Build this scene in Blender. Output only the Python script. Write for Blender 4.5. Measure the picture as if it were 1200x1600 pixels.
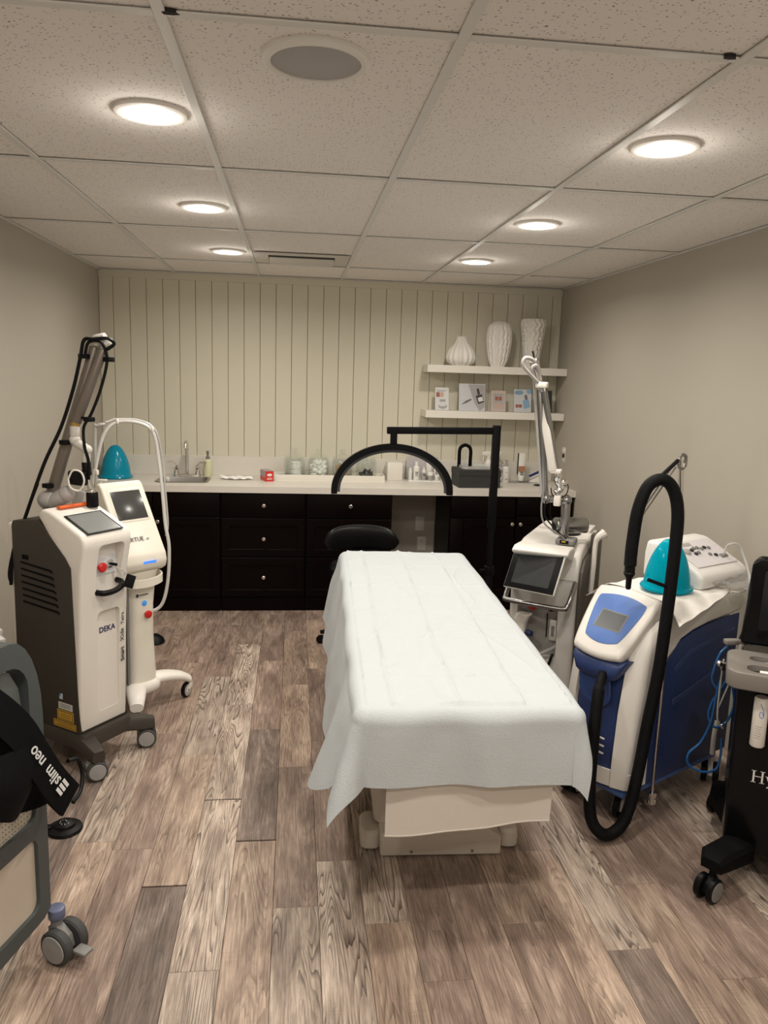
import bpy, bmesh, math, random
from mathutils import Vector, Matrix, noise
random.seed(7)
SC = bpy.context.scene
for o in list(bpy.data.objects):
    bpy.data.objects.remove(o)
COL = SC.collection
PI = math.pi
def R(d): return math.radians(d)

# ------------------------------------------------------------------ camera
FPX = 1226.9
cam_d = bpy.data.cameras.new('camera'); cam = bpy.data.objects.new('camera', cam_d); COL.objects.link(cam)
cam_d.sensor_fit = 'VERTICAL'; cam_d.sensor_height = 36.0; cam_d.sensor_width = 27.0
cam_d.lens = FPX/1600*36.0; cam_d.clip_start = .02; cam_d.clip_end = 60
yaw, pitch, roll = .1163, .1731, .0314
fw = Vector((math.sin(yaw)*math.cos(pitch), math.cos(yaw)*math.cos(pitch), -math.sin(pitch)))
rt = Vector((math.cos(yaw), -math.sin(yaw), 0)); up = rt.cross(fw)
r2 = rt*math.cos(roll)+up*math.sin(roll); u2 = -rt*math.sin(roll)+up*math.cos(roll)
M = Matrix((r2, u2, -fw)).transposed().to_4x4(); M.translation = Vector((.2733, -1.7347, 1.6983))
cam.matrix_world = M
SC.camera = cam

# ------------------------------------------------------------------ world and exposure
w = bpy.data.worlds.new('world'); SC.world = w; w.use_nodes = True
w.node_tree.nodes['Background'].inputs[0].default_value = (.9, .92, 1, 1)
w.node_tree.nodes['Background'].inputs[1].default_value = 0.02
SC.view_settings.view_transform = 'Standard'; SC.view_settings.look = 'None'
SC.view_settings.gamma = 1.0; SC.view_settings.use_curve_mapping = False
SC.view_settings.exposure = 0.0
LAMP_W = 10.2          # flat lens part
FILL_W = 1.15          # added point light per fixture, fills walls and ceiling sideways
LAMP_COL = (1.0, .93, .835)

# ------------------------------------------------------------------ materials
MATS = {}
def nmat(name):
    m = bpy.data.materials.new(name); m.use_nodes = True
    nt = m.node_tree; b = nt.nodes['Principled BSDF']
    return m, nt, b
def mat(name, col, rough=.5, metal=0, spec=.5, coat=0, bump=0, bscale=80, var=0, vscale=6, trans=0, ior=1.45, emit=None, estr=0, alpha=1, sss=0, stretch=None):
    if name in MATS: return MATS[name]
    m, nt, b = nmat(name)
    c = (*col, 1)
    b.inputs['Base Color'].default_value = c
    b.inputs['Roughness'].default_value = rough
    b.inputs['Metallic'].default_value = metal
    b.inputs['Specular IOR Level'].default_value = spec
    b.inputs['IOR'].default_value = ior
    if coat: b.inputs['Coat Weight'].default_value = coat; b.inputs['Coat Roughness'].default_value = .08
    if trans: b.inputs['Transmission Weight'].default_value = trans
    if alpha < 1: b.inputs['Alpha'].default_value = alpha
    if emit: b.inputs['Emission Color'].default_value = (*emit, 1); b.inputs['Emission Strength'].default_value = estr
    if bump or var:
        tc = nt.nodes.new('ShaderNodeTexCoord'); src = tc.outputs['Object']
        if stretch:
            mp = nt.nodes.new('ShaderNodeMapping'); mp.inputs['Scale'].default_value = stretch
            nt.links.new(src, mp.inputs[0]); src = mp.outputs[0]
    if var:
        n = nt.nodes.new('ShaderNodeTexNoise'); n.inputs['Scale'].default_value = vscale; n.inputs['Detail'].default_value = 4
        nt.links.new(src, n.inputs['Vector'])
        mx = nt.nodes.new('ShaderNodeMix'); mx.data_type = 'RGBA'
        mx.inputs[6].default_value = tuple(x*(1-var) for x in col)+(1,); mx.inputs[7].default_value = tuple(min(1, x*(1+var)) for x in col)+(1,)
        nt.links.new(n.outputs['Fac'], mx.inputs[0]); nt.links.new(mx.outputs[2], b.inputs['Base Color'])
    if bump:
        n = nt.nodes.new('ShaderNodeTexNoise'); n.inputs['Scale'].default_value = bscale; n.inputs['Detail'].default_value = 3
        nt.links.new(src, n.inputs['Vector'])
        bp = nt.nodes.new('ShaderNodeBump'); bp.inputs['Strength'].default_value = bump; bp.inputs['Distance'].default_value = .002
        nt.links.new(n.outputs['Fac'], bp.inputs['Height']); nt.links.new(bp.outputs[0], b.inputs['Normal'])
    MATS[name] = m
    return m

def wood_mat(name, base, dark, light, line=.5, blotch=.5, lscale=26.0, grey=None):
    """weathered oak-look vinyl: long blotches, cathedral grain lines and fine fibres, shifted per plank"""
    m, nt, b = nmat(name); N = nt.nodes; L = nt.links
    tc = N.new('ShaderNodeTexCoord'); oi = N.new('ShaderNodeObjectInfo')
    mul = N.new('ShaderNodeMath'); mul.operation = 'MULTIPLY'; mul.inputs[1].default_value = 37.0
    L.new(oi.outputs['Random'], mul.inputs[0])
    cb = N.new('ShaderNodeCombineXYZ'); L.new(mul.outputs[0], cb.inputs[0]); L.new(mul.outputs[0], cb.inputs[1])
    ad = N.new('ShaderNodeVectorMath'); ad.operation = 'ADD'; L.new(tc.outputs['Object'], ad.inputs[0]); L.new(cb.outputs[0], ad.inputs[1])
    def mapped(s):
        mp = N.new('ShaderNodeMapping'); mp.inputs['Scale'].default_value = s; L.new(ad.outputs[0], mp.inputs[0]); return mp.outputs[0]
    # blotches
    n1 = N.new('ShaderNodeTexNoise'); n1.inputs['Scale'].default_value = 1; n1.inputs['Detail'].default_value = 5; n1.inputs['Roughness'].default_value = .6
    n1.inputs['Distortion'].default_value = .8
    L.new(mapped((13, 2.6, 1)), n1.inputs['Vector'])
    r1 = N.new('ShaderNodeValToRGB'); r1.color_ramp.elements[0].position = .36; r1.color_ramp.elements[1].position = .66
    r1.color_ramp.elements[0].color = (*dark, 1); r1.color_ramp.elements[1].color = (*light, 1)
    e = r1.color_ramp.elements.new(.52); e.color = (*base, 1)
    L.new(n1.outputs['Fac'], r1.inputs[0])
    # cathedral lines: contour lines of a stretched smooth noise
    n2 = N.new('ShaderNodeTexNoise'); n2.inputs['Scale'].default_value = 1; n2.inputs['Detail'].default_value = 2; n2.inputs['Roughness'].default_value = .4
    n2.inputs['Distortion'].default_value = .5
    L.new(mapped((11, 1.05, 1)), n2.inputs['Vector'])
    m2 = N.new('ShaderNodeMath'); m2.operation = 'MULTIPLY'; m2.inputs[1].default_value = lscale; L.new(n2.outputs['Fac'], m2.inputs[0])
    fr = N.new('ShaderNodeMath'); fr.operation = 'FRACT'; L.new(m2.outputs[0], fr.inputs[0])
    r2_ = N.new('ShaderNodeValToRGB'); r2_.color_ramp.elements[0].position = 0; r2_.color_ramp.elements[0].color = (1, 1, 1, 1)
    r2_.color_ramp.elements[1].position = .46; r2_.color_ramp.elements[1].color = (0, 0, 0, 1)
    L.new(fr.outputs[0], r2_.inputs[0])
    # fibres
    n3 = N.new('ShaderNodeTexNoise'); n3.inputs['Scale'].default_value = 1; n3.inputs['Detail'].default_value = 4
    n3.inputs['Roughness'].default_value = .7
    L.new(mapped((170, 7, 1)), n3.inputs['Vector'])
    n4 = N.new('ShaderNodeTexNoise'); n4.inputs['Scale'].default_value = 1; n4.inputs['Detail'].default_value = 2
    L.new(mapped((7, 3.2, 1)), n4.inputs['Vector'])
    r4 = N.new('ShaderNodeValToRGB'); r4.color_ramp.elements[0].position = .38; r4.color_ramp.elements[1].position = .52
    L.new(n4.outputs['Fac'], r4.inputs[0])
    mm = N.new('ShaderNodeMath'); mm.operation = 'MULTIPLY'; L.new(r2_.outputs[0], mm.inputs[0]); L.new(r4.outputs[0], mm.inputs[1])
    mm2 = N.new('ShaderNodeMath'); mm2.operation = 'MULTIPLY'; mm2.inputs[1].default_value = line; L.new(mm.outputs[0], mm2.inputs[0])
    mx = N.new('ShaderNodeMix'); mx.data_type = 'RGBA'; L.new(mm2.outputs[0], mx.inputs[0]); L.new(r1.outputs[0], mx.inputs[6])
    mx.inputs[7].default_value = tuple(x*.30 for x in dark)+(1,)
    r3 = N.new('ShaderNodeValToRGB'); r3.color_ramp.elements[0].position = .34; r3.color_ramp.elements[1].position = .66
    r3.color_ramp.elements[0].color = (.50, .47, .45, 1); r3.color_ramp.elements[1].color = (1.22, 1.22, 1.22, 1)
    L.new(n3.outputs['Fac'], r3.inputs[0])
    m3 = N.new('ShaderNodeMix'); m3.data_type = 'RGBA'; m3.blend_type = 'MULTIPLY'; m3.inputs[0].default_value = .85
    L.new(mx.outputs[2], m3.inputs[6]); L.new(r3.outputs[0], m3.inputs[7])
    # saw marks across the board
    n5 = N.new('ShaderNodeTexNoise'); n5.inputs['Scale'].default_value = 1; n5.inputs['Detail'].default_value = 3
    L.new(mapped((10, 160, 1)), n5.inputs['Vector'])
    n6 = N.new('ShaderNodeTexNoise'); n6.inputs['Scale'].default_value = 1; L.new(mapped((9, 5, 1)), n6.inputs['Vector'])
    r6 = N.new('ShaderNodeValToRGB'); r6.color_ramp.elements[0].position = .56; r6.color_ramp.elements[1].position = .68; L.new(n6.outputs['Fac'], r6.inputs[0])
    r5 = N.new('ShaderNodeValToRGB'); r5.color_ramp.elements[0].position = .45; r5.color_ramp.elements[1].position = .62; L.new(n5.outputs['Fac'], r5.inputs[0])
    m5 = N.new('ShaderNodeMath'); m5.operation = 'MULTIPLY'; L.new(r5.outputs[0], m5.inputs[0]); L.new(r6.outputs[0], m5.inputs[1])
    m6 = N.new('ShaderNodeMath'); m6.operation = 'MULTIPLY'; m6.inputs[1].default_value = .38*blotch; L.new(m5.outputs[0], m6.inputs[0])
    m7 = N.new('ShaderNodeMix'); m7.data_type = 'RGBA'; L.new(m6.outputs[0], m7.inputs[0]); L.new(m3.outputs[2], m7.inputs[6]); m7.inputs[7].default_value = tuple(x*.5 for x in dark)+(1,)
    # per plank brightness
    mr = N.new('ShaderNodeMapRange'); mr.inputs[3].default_value = .84; mr.inputs[4].default_value = 1.14; L.new(oi.outputs['Random'], mr.inputs[0])
    vm = N.new('ShaderNodeVectorMath'); vm.operation = 'SCALE'; L.new(m7.outputs[2], vm.inputs[0]); L.new(mr.outputs[0], vm.inputs['Scale'])
    L.new(vm.outputs[0], b.inputs['Base Color'])
    b.inputs['Roughness'].default_value = .42; b.inputs['Specular IOR Level'].default_value = .35
    bp = N.new('ShaderNodeBump'); bp.inputs['Strength'].default_value = .35; bp.inputs['Distance'].default_value = .001
    L.new(n3.outputs['Fac'], bp.inputs['Height']); L.new(bp.outputs[0], b.inputs['Normal'])
    MATS[name] = m
    return m

def tile_mat():
    m, nt, b = nmat('ceiling_tile'); N = nt.nodes; L = nt.links
    tc = N.new('ShaderNodeTexCoord')
    oi = N.new('ShaderNodeObjectInfo'); ad = N.new('ShaderNodeVectorMath'); ad.operation = 'ADD'
    sc = N.new('ShaderNodeMath'); sc.operation = 'MULTIPLY'; sc.inputs[1].default_value = 19; L.new(oi.outputs['Random'], sc.inputs[0])
    L.new(tc.outputs['Object'], ad.inputs[0]); L.new(sc.outputs[0], ad.inputs[1])
    v = N.new('ShaderNodeTexVoronoi'); v.inputs['Scale'].default_value = 85; v.inputs['Randomness'].default_value = 1
    mp = N.new('ShaderNodeMapping'); mp.inputs['Scale'].default_value = (1, 1.7, .02); L.new(ad.outputs[0], mp.inputs[0])
    nz = N.new('ShaderNodeTexNoise'); nz.inputs['Scale'].default_value = 130; L.new(mp.outputs[0], nz.inputs['Vector'])
    mxv = N.new('ShaderNodeMix'); mxv.data_type = 'RGBA'; mxv.inputs[0].default_value = .012
    L.new(mp.outputs[0], mxv.inputs[6]); L.new(nz.outputs['Color'], mxv.inputs[7]); L.new(mxv.outputs[2], v.inputs['Vector'])
    # pinholes: small core of some cells
    r = N.new('ShaderNodeValToRGB'); r.color_ramp.elements[0].position = .17; r.color_ramp.elements[1].position = .24
    r.color_ramp.elements[0].color = (1, 1, 1, 1); r.color_ramp.elements[1].color = (0, 0, 0, 1)
    L.new(v.outputs['Distance'], r.inputs[0])
    sp = N.new('ShaderNodeSeparateColor'); L.new(v.outputs['Color'], sp.inputs[0])
    gt = N.new('ShaderNodeMath'); gt.operation = 'GREATER_THAN'; gt.inputs[1].default_value = .35; L.new(sp.outputs[0], gt.inputs[0])
    mu = N.new('ShaderNodeMath'); mu.operation = 'MULTIPLY'; L.new(r.outputs[0], mu.inputs[0]); L.new(gt.outputs[0], mu.inputs[1])
    mx = N.new('ShaderNodeMix'); mx.data_type = 'RGBA'; mx.inputs[6].default_value = (.87, .825, .785, 1); mx.inputs[7].default_value = (.22, .19, .16, 1)
    L.new(mu.outputs[0], mx.inputs[0]); L.new(mx.outputs[2], b.inputs['Base Color'])
    bp = N.new('ShaderNodeBump'); bp.inputs['Strength'].default_value = .6; bp.inputs['Distance'].default_value = .002; bp.invert = True
    L.new(mu.outputs[0], bp.inputs['Height']); L.new(bp.outputs[0], b.inputs['Normal'])
    b.inputs['Roughness'].default_value = .95; b.inputs['Specular IOR Level'].default_value = .1
    return m

# ------------------------------------------------------------------ mesh helpers
def catmull(pts, res=8, closed=False):
    P = [Vector(p) for p in pts]
    if len(P) < 3: return P
    out = []
    n = len(P)
    rng = range(n) if closed else range(n-1)
    for i in rng:
        p0 = P[(i-1) % n] if (closed or i > 0) else P[0]*2-P[1]
        p1 = P[i]; p2 = P[(i+1) % n]
        p3 = P[(i+2) % n] if (closed or i+2 < n) else P[-1]*2-P[-2]
        for k in range(res):
            t = k/res
            out.append(.5*((2*p1)+(-p0+p2)*t+(2*p0-5*p1+4*p2-p3)*t*t+(-p0+3*p1-3*p2+p3)*t**3))
    if not closed: out.append(P[-1])
    return out
def rrect(w, d, r, n=5, cx=0, cy=0):
    """rounded rectangle outline, counter-clockwise"""
    r = min(r, w/2-1e-4, d/2-1e-4); out = []
    for sx, sy, a0 in ((1, 1, 0), (-1, 1, 90), (-1, -1, 180), (1, -1, 270)):
        for k in range(n+1):
            a = R(a0+90*k/n)
            out.append((cx+sx*(w/2-r)+r*math.cos(a), cy+sy*(d/2-r)+r*math.sin(a)))
    return out
class B:
    def __init__(s): s.bm = bmesh.new()
    def _merge(s, t, mtx=None):
        if mtx is not None: bmesh.ops.transform(t, matrix=mtx, verts=t.verts)
        me = bpy.data.meshes.new('tmp'); t.to_mesh(me); t.free(); s.bm.from_mesh(me); bpy.data.meshes.remove(me); return s
    def _bev(s, t, bev, seg, ang=25):
        if bev > 0:
            bmesh.ops.recalc_face_normals(t, faces=t.faces)
            es = [e for e in t.edges if len(e.link_faces) == 2 and e.calc_face_angle(0) > R(ang)]
            bmesh.ops.bevel(t, geom=es, offset=bev, segments=seg, affect='EDGES', profile=.5, clamp_overlap=True)
    def box(s, lo, hi, bev=0, seg=2, mtx=None):
        t = bmesh.new(); bmesh.ops.create_cube(t, size=1)
        for v in t.verts:
            v.co = Vector([lo[i]+(v.co[i]+.5)*(hi[i]-lo[i]) for i in range(3)])
        s._bev(t, bev, seg); return s._merge(t, mtx)
    def cbox(s, c, size, bev=0, seg=2, rot=None):
        m = Matrix.Translation(Vector(c))
        if rot is not None: m = m @ rot
        h = [x/2 for x in size]
        return s.box([-x for x in h], h, bev, seg, m)
    def prism(s, poly, axis, a0, a1, bev=0, seg=3, mtx=None, ang=25):
        """poly: 2d outline in the two other axes (x:(y,z) y:(x,z) z:(x,y))"""
        t = bmesh.new()
        def P(u, v, a): return {'x': (a, u, v), 'y': (u, a, v), 'z': (u, v, a)}[axis]
        lo = [t.verts.new(P(u, v, a0)) for u, v in poly]; hi = [t.verts.new(P(u, v, a1)) for u, v in poly]
        n = len(poly)
        t.faces.new(lo); t.faces.new(hi[::-1])
        for i in range(n): t.faces.new((lo[i], hi[i], hi[(i+1) % n], lo[(i+1) % n]))
        bmesh.ops.recalc_face_normals(t, faces=t.faces)
        s._bev(t, bev, seg, ang); return s._merge(t, mtx)
    def loft(s, rings, cap=True, closed=False, mtx=None):
        t = bmesh.new(); V = [[t.verts.new(Vector(p)) for p in r] for r in rings]; n = len(V[0])
        m = len(V)
        for i in range(m if closed else m-1):
            a = V[i]; b = V[(i+1) % m]
            for k in range(n):
                try: t.faces.new((a[k], a[(k+1) % n], b[(k+1) % n], b[k]))
                except ValueError: pass
        if cap and not closed:
            t.faces.new(V[0][::-1]); t.faces.new(V[-1])
        bmesh.ops.recalc_face_normals(t, faces=t.faces)
        return s._merge(t, mtx)
    def cyl(s, p0, p1, r0, r1=None, n=20, bev=0):
        r1 = r0 if r1 is None else r1
        p0 = Vector(p0); p1 = Vector(p1); d = p1-p0; L = d.length
        t = bmesh.new(); bmesh.ops.create_cone(t, cap_ends=True, segments=n, radius1=r0, radius2=r1, depth=L)
        s._bev(t, bev, 2, 50)
        q = Vector((0, 0, 1)).rotation_difference(d.normalized()).to_matrix().to_4x4()
        return s._merge(t, Matrix.Translation((p0+p1)/2) @ q)
    def ball(s, c, r, sc=(1, 1, 1), u=16, v=10, mtx=None):
        t = bmesh.new(); bmesh.ops.create_uvsphere(t, u_segments=u, v_segments=v, radius=r)
        m = Matrix.Translation(Vector(c)) @ (mtx if mtx is not None else Matrix()) @ Matrix.Diagonal((*sc, 1))
        return s._merge(t, m)
    def tube(s, pts, r, n=10, res=8, smooth=True, cap=True, flat=1.0):
        P = catmull(pts, res) if smooth else [Vector(p) for p in pts]
        m = len(P); rr = r if callable(r) else (lambda t: r)
        T = [(P[min(i+1, m-1)]-P[max(i-1, 0)]).normalized() for i in range(m)]
        nrm = T[0].orthogonal().normalized(); rings = []
        for i in range(m):
            nrm = (nrm-T[i]*nrm.dot(T[i]))
            nrm = nrm.normalized() if nrm.length > 1e-6 else T[i].orthogonal().normalized()
            bi = T[i].cross(nrm); q = rr(i/(m-1))
            rings.append([P[i]+nrm*(q*math.cos(2*PI*k/n))+bi*(q*flat*math.sin(2*PI*k/n)) for k in range(n)])
        return s.loft(rings, cap)
    def ribbon(s, pts, w, th, up=(0, 0, 1), res=8, smooth=True):
        """rectangular section swept along a path, width along cross(tangent, up)"""
        P = catmull(pts, res) if smooth else [Vector(p) for p in pts]
        m = len(P); rings = []; U = Vector(up)
        for i in range(m):
            T = (P[min(i+1, m-1)]-P[max(i-1, 0)]).normalized()
            sd = T.cross(U).normalized(); nn = sd.cross(T).normalized()
            rings.append([P[i]+sd*w/2+nn*th/2, P[i]-sd*w/2+nn*th/2, P[i]-sd*w/2-nn*th/2, P[i]+sd*w/2-nn*th/2])
        return s.loft(rings)
    def lathe(s, prof, n=28, c=(0, 0, 0), fn=None, mtx=None, cap=True):
        rings = []
        for r, z in prof:
            rings.append([((r*(fn(2*PI*k/n, z) if fn else 1))*math.cos(2*PI*k/n)+c[0], (r*(fn(2*PI*k/n, z) if fn else 1))*math.sin(2*PI*k/n)+c[1], z+c[2]) for k in range(n)])
        return s.loft(rings, cap, False, mtx)
    def grid(s, fn, nu, nv, th=0):
        """surface fn(u,v) in 0..1, optional thickness"""
        t = bmesh.new(); V = [[t.verts.new(Vector(fn(i/nu, j/nv))) for j in range(nv+1)] for i in range(nu+1)]
        for i in range(nu):
            for j in range(nv): t.faces.new((V[i][j], V[i+1][j], V[i+1][j+1], V[i][j+1]))
        if th:
            bmesh.ops.recalc_face_normals(t, faces=t.faces)
            bmesh.ops.solidify(t, geom=t.faces[:], thickness=th)
        return s._merge(t)
    def build(s, name, m, parent=None, smooth=True, ang=35, loc=None, rot=None):
        me = bpy.data.meshes.new(name); s.bm.normal_update(); s.bm.to_mesh(me); s.bm.free()
        o = bpy.data.objects.new(name, me); COL.objects.link(o)
        if m is not None:
            for q in (m if isinstance(m, (list, tuple)) else [m]): me.materials.append(q)
        if smooth:
            me.polygons.foreach_set('use_smooth', [True]*len(me.polygons)); me.set_sharp_from_angle(angle=R(ang))
        if parent is not None: o.parent = parent
        if loc is not None: o.location = loc
        if rot is not None: o.rotation_euler = rot
        return o
def tag(o, label, cat, group=None, kind=None):
    o['label'] = label; o['category'] = cat
    if group: o['group'] = group
    if kind: o['kind'] = kind
    return o
def thing(name, label, cat, loc=(0, 0, 0), rz=0, group=None):
    o = bpy.data.objects.new(name, None); COL.objects.link(o); o.empty_display_size = .1
    o.location = loc; o.rotation_euler = (0, 0, R(rz))
    return tag(o, label, cat, group)
def struct(o): o['kind'] = 'structure'; return o
def cut(o, cutter, solver='EXACT'):
    """subtract a B from a mesh object for good"""
    c = cutter.build('cutter', None, None, False)
    md = o.modifiers.new('cut', 'BOOLEAN'); md.operation = 'DIFFERENCE'; md.object = c; md.solver = solver
    par = o.parent; o.parent = None
    dg = bpy.context.evaluated_depsgraph_get(); ev = o.evaluated_get(dg)
    me = bpy.data.meshes.new_from_object(ev); o.modifiers.clear(); old = o.data; o.data = me
    bpy.data.meshes.remove(old); cm = c.data; bpy.data.objects.remove(c); bpy.data.meshes.remove(cm)
    me.polygons.foreach_set('use_smooth', [True]*len(me.polygons)); me.set_sharp_from_angle(angle=R(30))
    o.parent = par
    return o
def text(name, s, size, m, parent, loc, rot=(PI/2, 0, 0), ext=.0004, ax='LEFT', sx=1.0, shear=0, bold=0):
    cu = bpy.data.curves.new(name, 'FONT'); cu.body = s; cu.size = size; cu.extrude = ext; cu.align_x = ax; cu.shear = shear; cu.offset = bold; cu.resolution_u = 3
    t = bpy.data.objects.new('tmp_text', cu); COL.objects.link(t)
    dg = bpy.context.evaluated_depsgraph_get(); me = bpy.data.meshes.new_from_object(t.evaluated_get(dg))
    bpy.data.objects.remove(t); bpy.data.curves.remove(cu)
    o = bpy.data.objects.new(name, me); COL.objects.link(o); me.materials.clear(); me.materials.append(m)
    o.parent = parent; o.location = loc; o.rotation_euler = rot; o.scale = (sx, 1, 1)
    return o

# palette
WHITE = mat('white_plastic', (.80, .76, .70), .38)
CREAM = mat('cream_plastic', (.82, .78, .68), .32)
TAUPE = mat('taupe_plastic', (.050, .043, .035), .5, spec=.35)
BLACK = mat('black_plastic', (.0042, .0042, .0048), .42, spec=.22)
BLACKM = mat('black_matte', (.0036, .0036, .004), .7, spec=.12)
CHROME = mat('chrome', (.75, .73, .70), .18, 1)
STEEL = mat('brushed_steel', (.34, .33, .31), .34, 1)
ALU = mat('aluminium', (.33, .325, .32), .26, .95)
SCREEN = mat('screen_glass', (.035, .037, .038), .12, 0, .6)
SCREENL = mat('screen_lit_grey', (.20, .21, .205), .18)
GREYP = mat('grey_plastic', (.22, .215, .205), .5)
LGREY = mat('light_grey_plastic', (.40, .385, .37), .42)
RUBBER = mat('rubber_grey', (.055, .055, .055), .7)
HUB = mat('hub_grey', (.34, .335, .325), .45)
RED = mat('red_plastic', (.62, .02, .015), .35)
def thin_glass(name, tint=(.96, .985, .975), refl=.05, rough=.03):
    # thin clear walls: straight-through transmission with a fresnel-weighted gloss
    m = bpy.data.materials.new(name); m.use_nodes = True; nt = m.node_tree; nt.nodes.clear()
    out = nt.nodes.new('ShaderNodeOutputMaterial'); tr = nt.nodes.new('ShaderNodeBsdfTransparent'); tr.inputs[0].default_value = (*tint, 1)
    gl = nt.nodes.new('ShaderNodeBsdfGlossy'); gl.inputs['Roughness'].default_value = rough; gl.inputs['Color'].default_value = (1, 1, 1, 1)
    lw = nt.nodes.new('ShaderNodeLayerWeight'); lw.inputs[0].default_value = .5
    fr = nt.nodes.new('ShaderNodeMath'); fr.operation = 'POWER'; fr.inputs[1].default_value = 3.0; nt.links.new(lw.outputs['Facing'], fr.inputs[0])
    ad = nt.nodes.new('ShaderNodeMath'); ad.operation = 'MULTIPLY_ADD'; ad.inputs[1].default_value = .65; ad.inputs[2].default_value = refl; ad.use_clamp = True
    mx = nt.nodes.new('ShaderNodeMixShader')
    nt.links.new(fr.outputs[0], ad.inputs[0]); nt.links.new(ad.outputs[0], mx.inputs[0]); nt.links.new(tr.outputs[0], mx.inputs[1]); nt.links.new(gl.outputs[0], mx.inputs[2]); nt.links.new(mx.outputs[0], out.inputs[0])
    MATS[name] = m
    return m
GLASS = mat('clear_glass', (.95, .98, .97), .03, trans=1, ior=1.25)
ACRYL = thin_glass('clear_acrylic', (.96, .97, .98), .02)
TEAL = mat('teal_plastic', (.0, .26, .40), .2, spec=.35)
PAPERW = mat('white_paper', (.86, .85, .82), .8)
INK = mat('dark_ink', (.03, .03, .035), .6)

# ================================================================== the room
X0, X1, Y0, Y1, H = -1.15, 2.32, -2.7, 4.36, 2.385
WALL = mat('greige_paint', (.44, .405, .345), .75, bump=.08, bscale=260, spec=.25)
PLANKW = mat('cream_panel_paint', (.66, .625, .51), .55, spec=.3, bump=.03, bscale=60)
b = B().box((X0-.2, Y0-.2, -.12), (X1+.2, Y1+.2, -.006)); floor = struct(b.build('floor', mat('subfloor', (.012, .010, .009), .9), None, False))
b = B().box((X0-.12, Y0, 0), (X0, Y1, H+.1)); wl = struct(b.build('wall_left', WALL, None, False))
b = B().box((X1, Y0, 0), (X1+.12, Y1, H+.1)); wr = struct(b.build('wall_right', WALL, None, False))
b = B().box((X0-.12, Y0-.12, 0), (X1+.12, Y0, H+.1)); struct(b.build('wall_rear', mat('bounce_white', (.80, .78, .74), .7), None, False))  # unseen wall, set near and pale to bounce light into the room
b = B().box((X0-.12, Y1, 0), (X1+.12, Y1+.12, H+.1)); wb = struct(b.build('wall_back', WALL, None, False))
# panelled upper wall: boards with open grooves and a plain top rail
g0, gp = -1.049, .1176
k = -1
while True:
    a = max(X0+.001, g0+gp*k); c = min(X1-.001, g0+gp*(k+1))
    if a > X1-.01: break
    B().box((a+.0016, Y1-.022, .95), (c-.0016, Y1+.001, 2.335), .0015, 1).build('plank', PLANKW, wb)
    k += 1
B().box((X0+.001, Y1-.023, 2.335), (X1-.001, Y1+.001, H-.002), .001, 1).build('rail', PLANKW, wb)
B().box((X0+.001, Y1-.010, .95), (X1-.001, Y1-.004, 2.334)).build('backing', mat('groove_paint', (.22, .20, .16), .9), wb)
# floor planks, 92 cm long, joints where the photo has them
pale = wood_mat('oak_pale_grain', (0.496, 0.406, 0.333), (0.333, 0.264, 0.217), (0.651, 0.542, 0.457), 1.0, .5, 24)
brown = wood_mat('oak_brown', (0.341, 0.254, 0.206), (0.228, 0.165, 0.135), (0.473, 0.364, 0.298), .35, .6, 16)
grey = wood_mat('oak_grey_dark', (.245, .190, .160), (.150, .114, .095), (.36, .288, .245), .35, 1.0, 18)
tan = wood_mat('oak_tan', (0.459, 0.347, 0.271), (0.315, 0.231, 0.184), (0.586, 0.459, 0.364), .55, .6, 22)
PW, PX0, PL = .1445, -.212, .92
offs = {-1: .90, 0: .682, 1: .295, 2: .004, 3: .551, 4: .787, 5: .458, 6: .206, 7: .62, 8: .427, 9: .80, 10: .287, 11: .588, 12: .15, 13: .71}
kinds = {(0, 1.60): pale, (1, 1.215): pale, (1, .295): pale, (1, 2.135): pale, (3, 1.471): tan, (2, .924): grey, (2, 1.844): brown, (0, -.238): grey, (0, .682): tan,
         (2, .004): tan, (3, .551): brown, (3, -.369): pale, (4, -.133): pale, (4, .787): brown, (5, .458): pale, (5, -.462): tan, (10, .287): pale, (10, -.633): grey,
         (6, .206): brown, (6, -.714): brown, (7, -.30): brown, (8, .427): tan, (8, -.493): brown, (9, -.12): tan, (11, .588): brown, (11, -.332): tan, (-1, .90): brown, (-1, -.02): brown,
         (0, 2.522): brown, (9, .80): brown, (-2, .5): brown, (12, .15): brown, (-3, 1): tan}
gaps = {(0, .682), (1, .295+PL), (2, .004+PL)}
rnd = random.Random(3)
for k in range(-7, 18):
    a = max(X0, PX0+PW*k); c = min(X1, PX0+PW*(k+1))
    if c-a < .01: continue
    off = offs.get(k, rnd.random()*PL)
    n = math.floor((-1.5-off)/PL)
    y = off+n*PL
    while y < Y1:
        ya, yb = max(y, -1.5), min(y+PL, Y1)
        m = None
        for (kk, yy), mm in kinds.items():
            if kk == k and abs(yy-y) < .03: m = mm
        if m is None: m = rnd.choice([brown, brown, tan, brown, grey, pale] if y < 2.2 else [brown, brown, tan, brown])
        g = .0005
        gb = .0075 if any(kk == k and abs(yy-y) < .02 for kk, yy in gaps) else g
        if yb-ya > .05:
            cx, cy = (a+c)/2, (ya+yb)/2
            B().box((a+g-cx, ya+gb-cy, -.006), (c-g-cx, yb-g-cy, 0), .0012, 1).build('plank', m, floor, False, loc=(cx, cy, 0))
        y += PL
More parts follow.
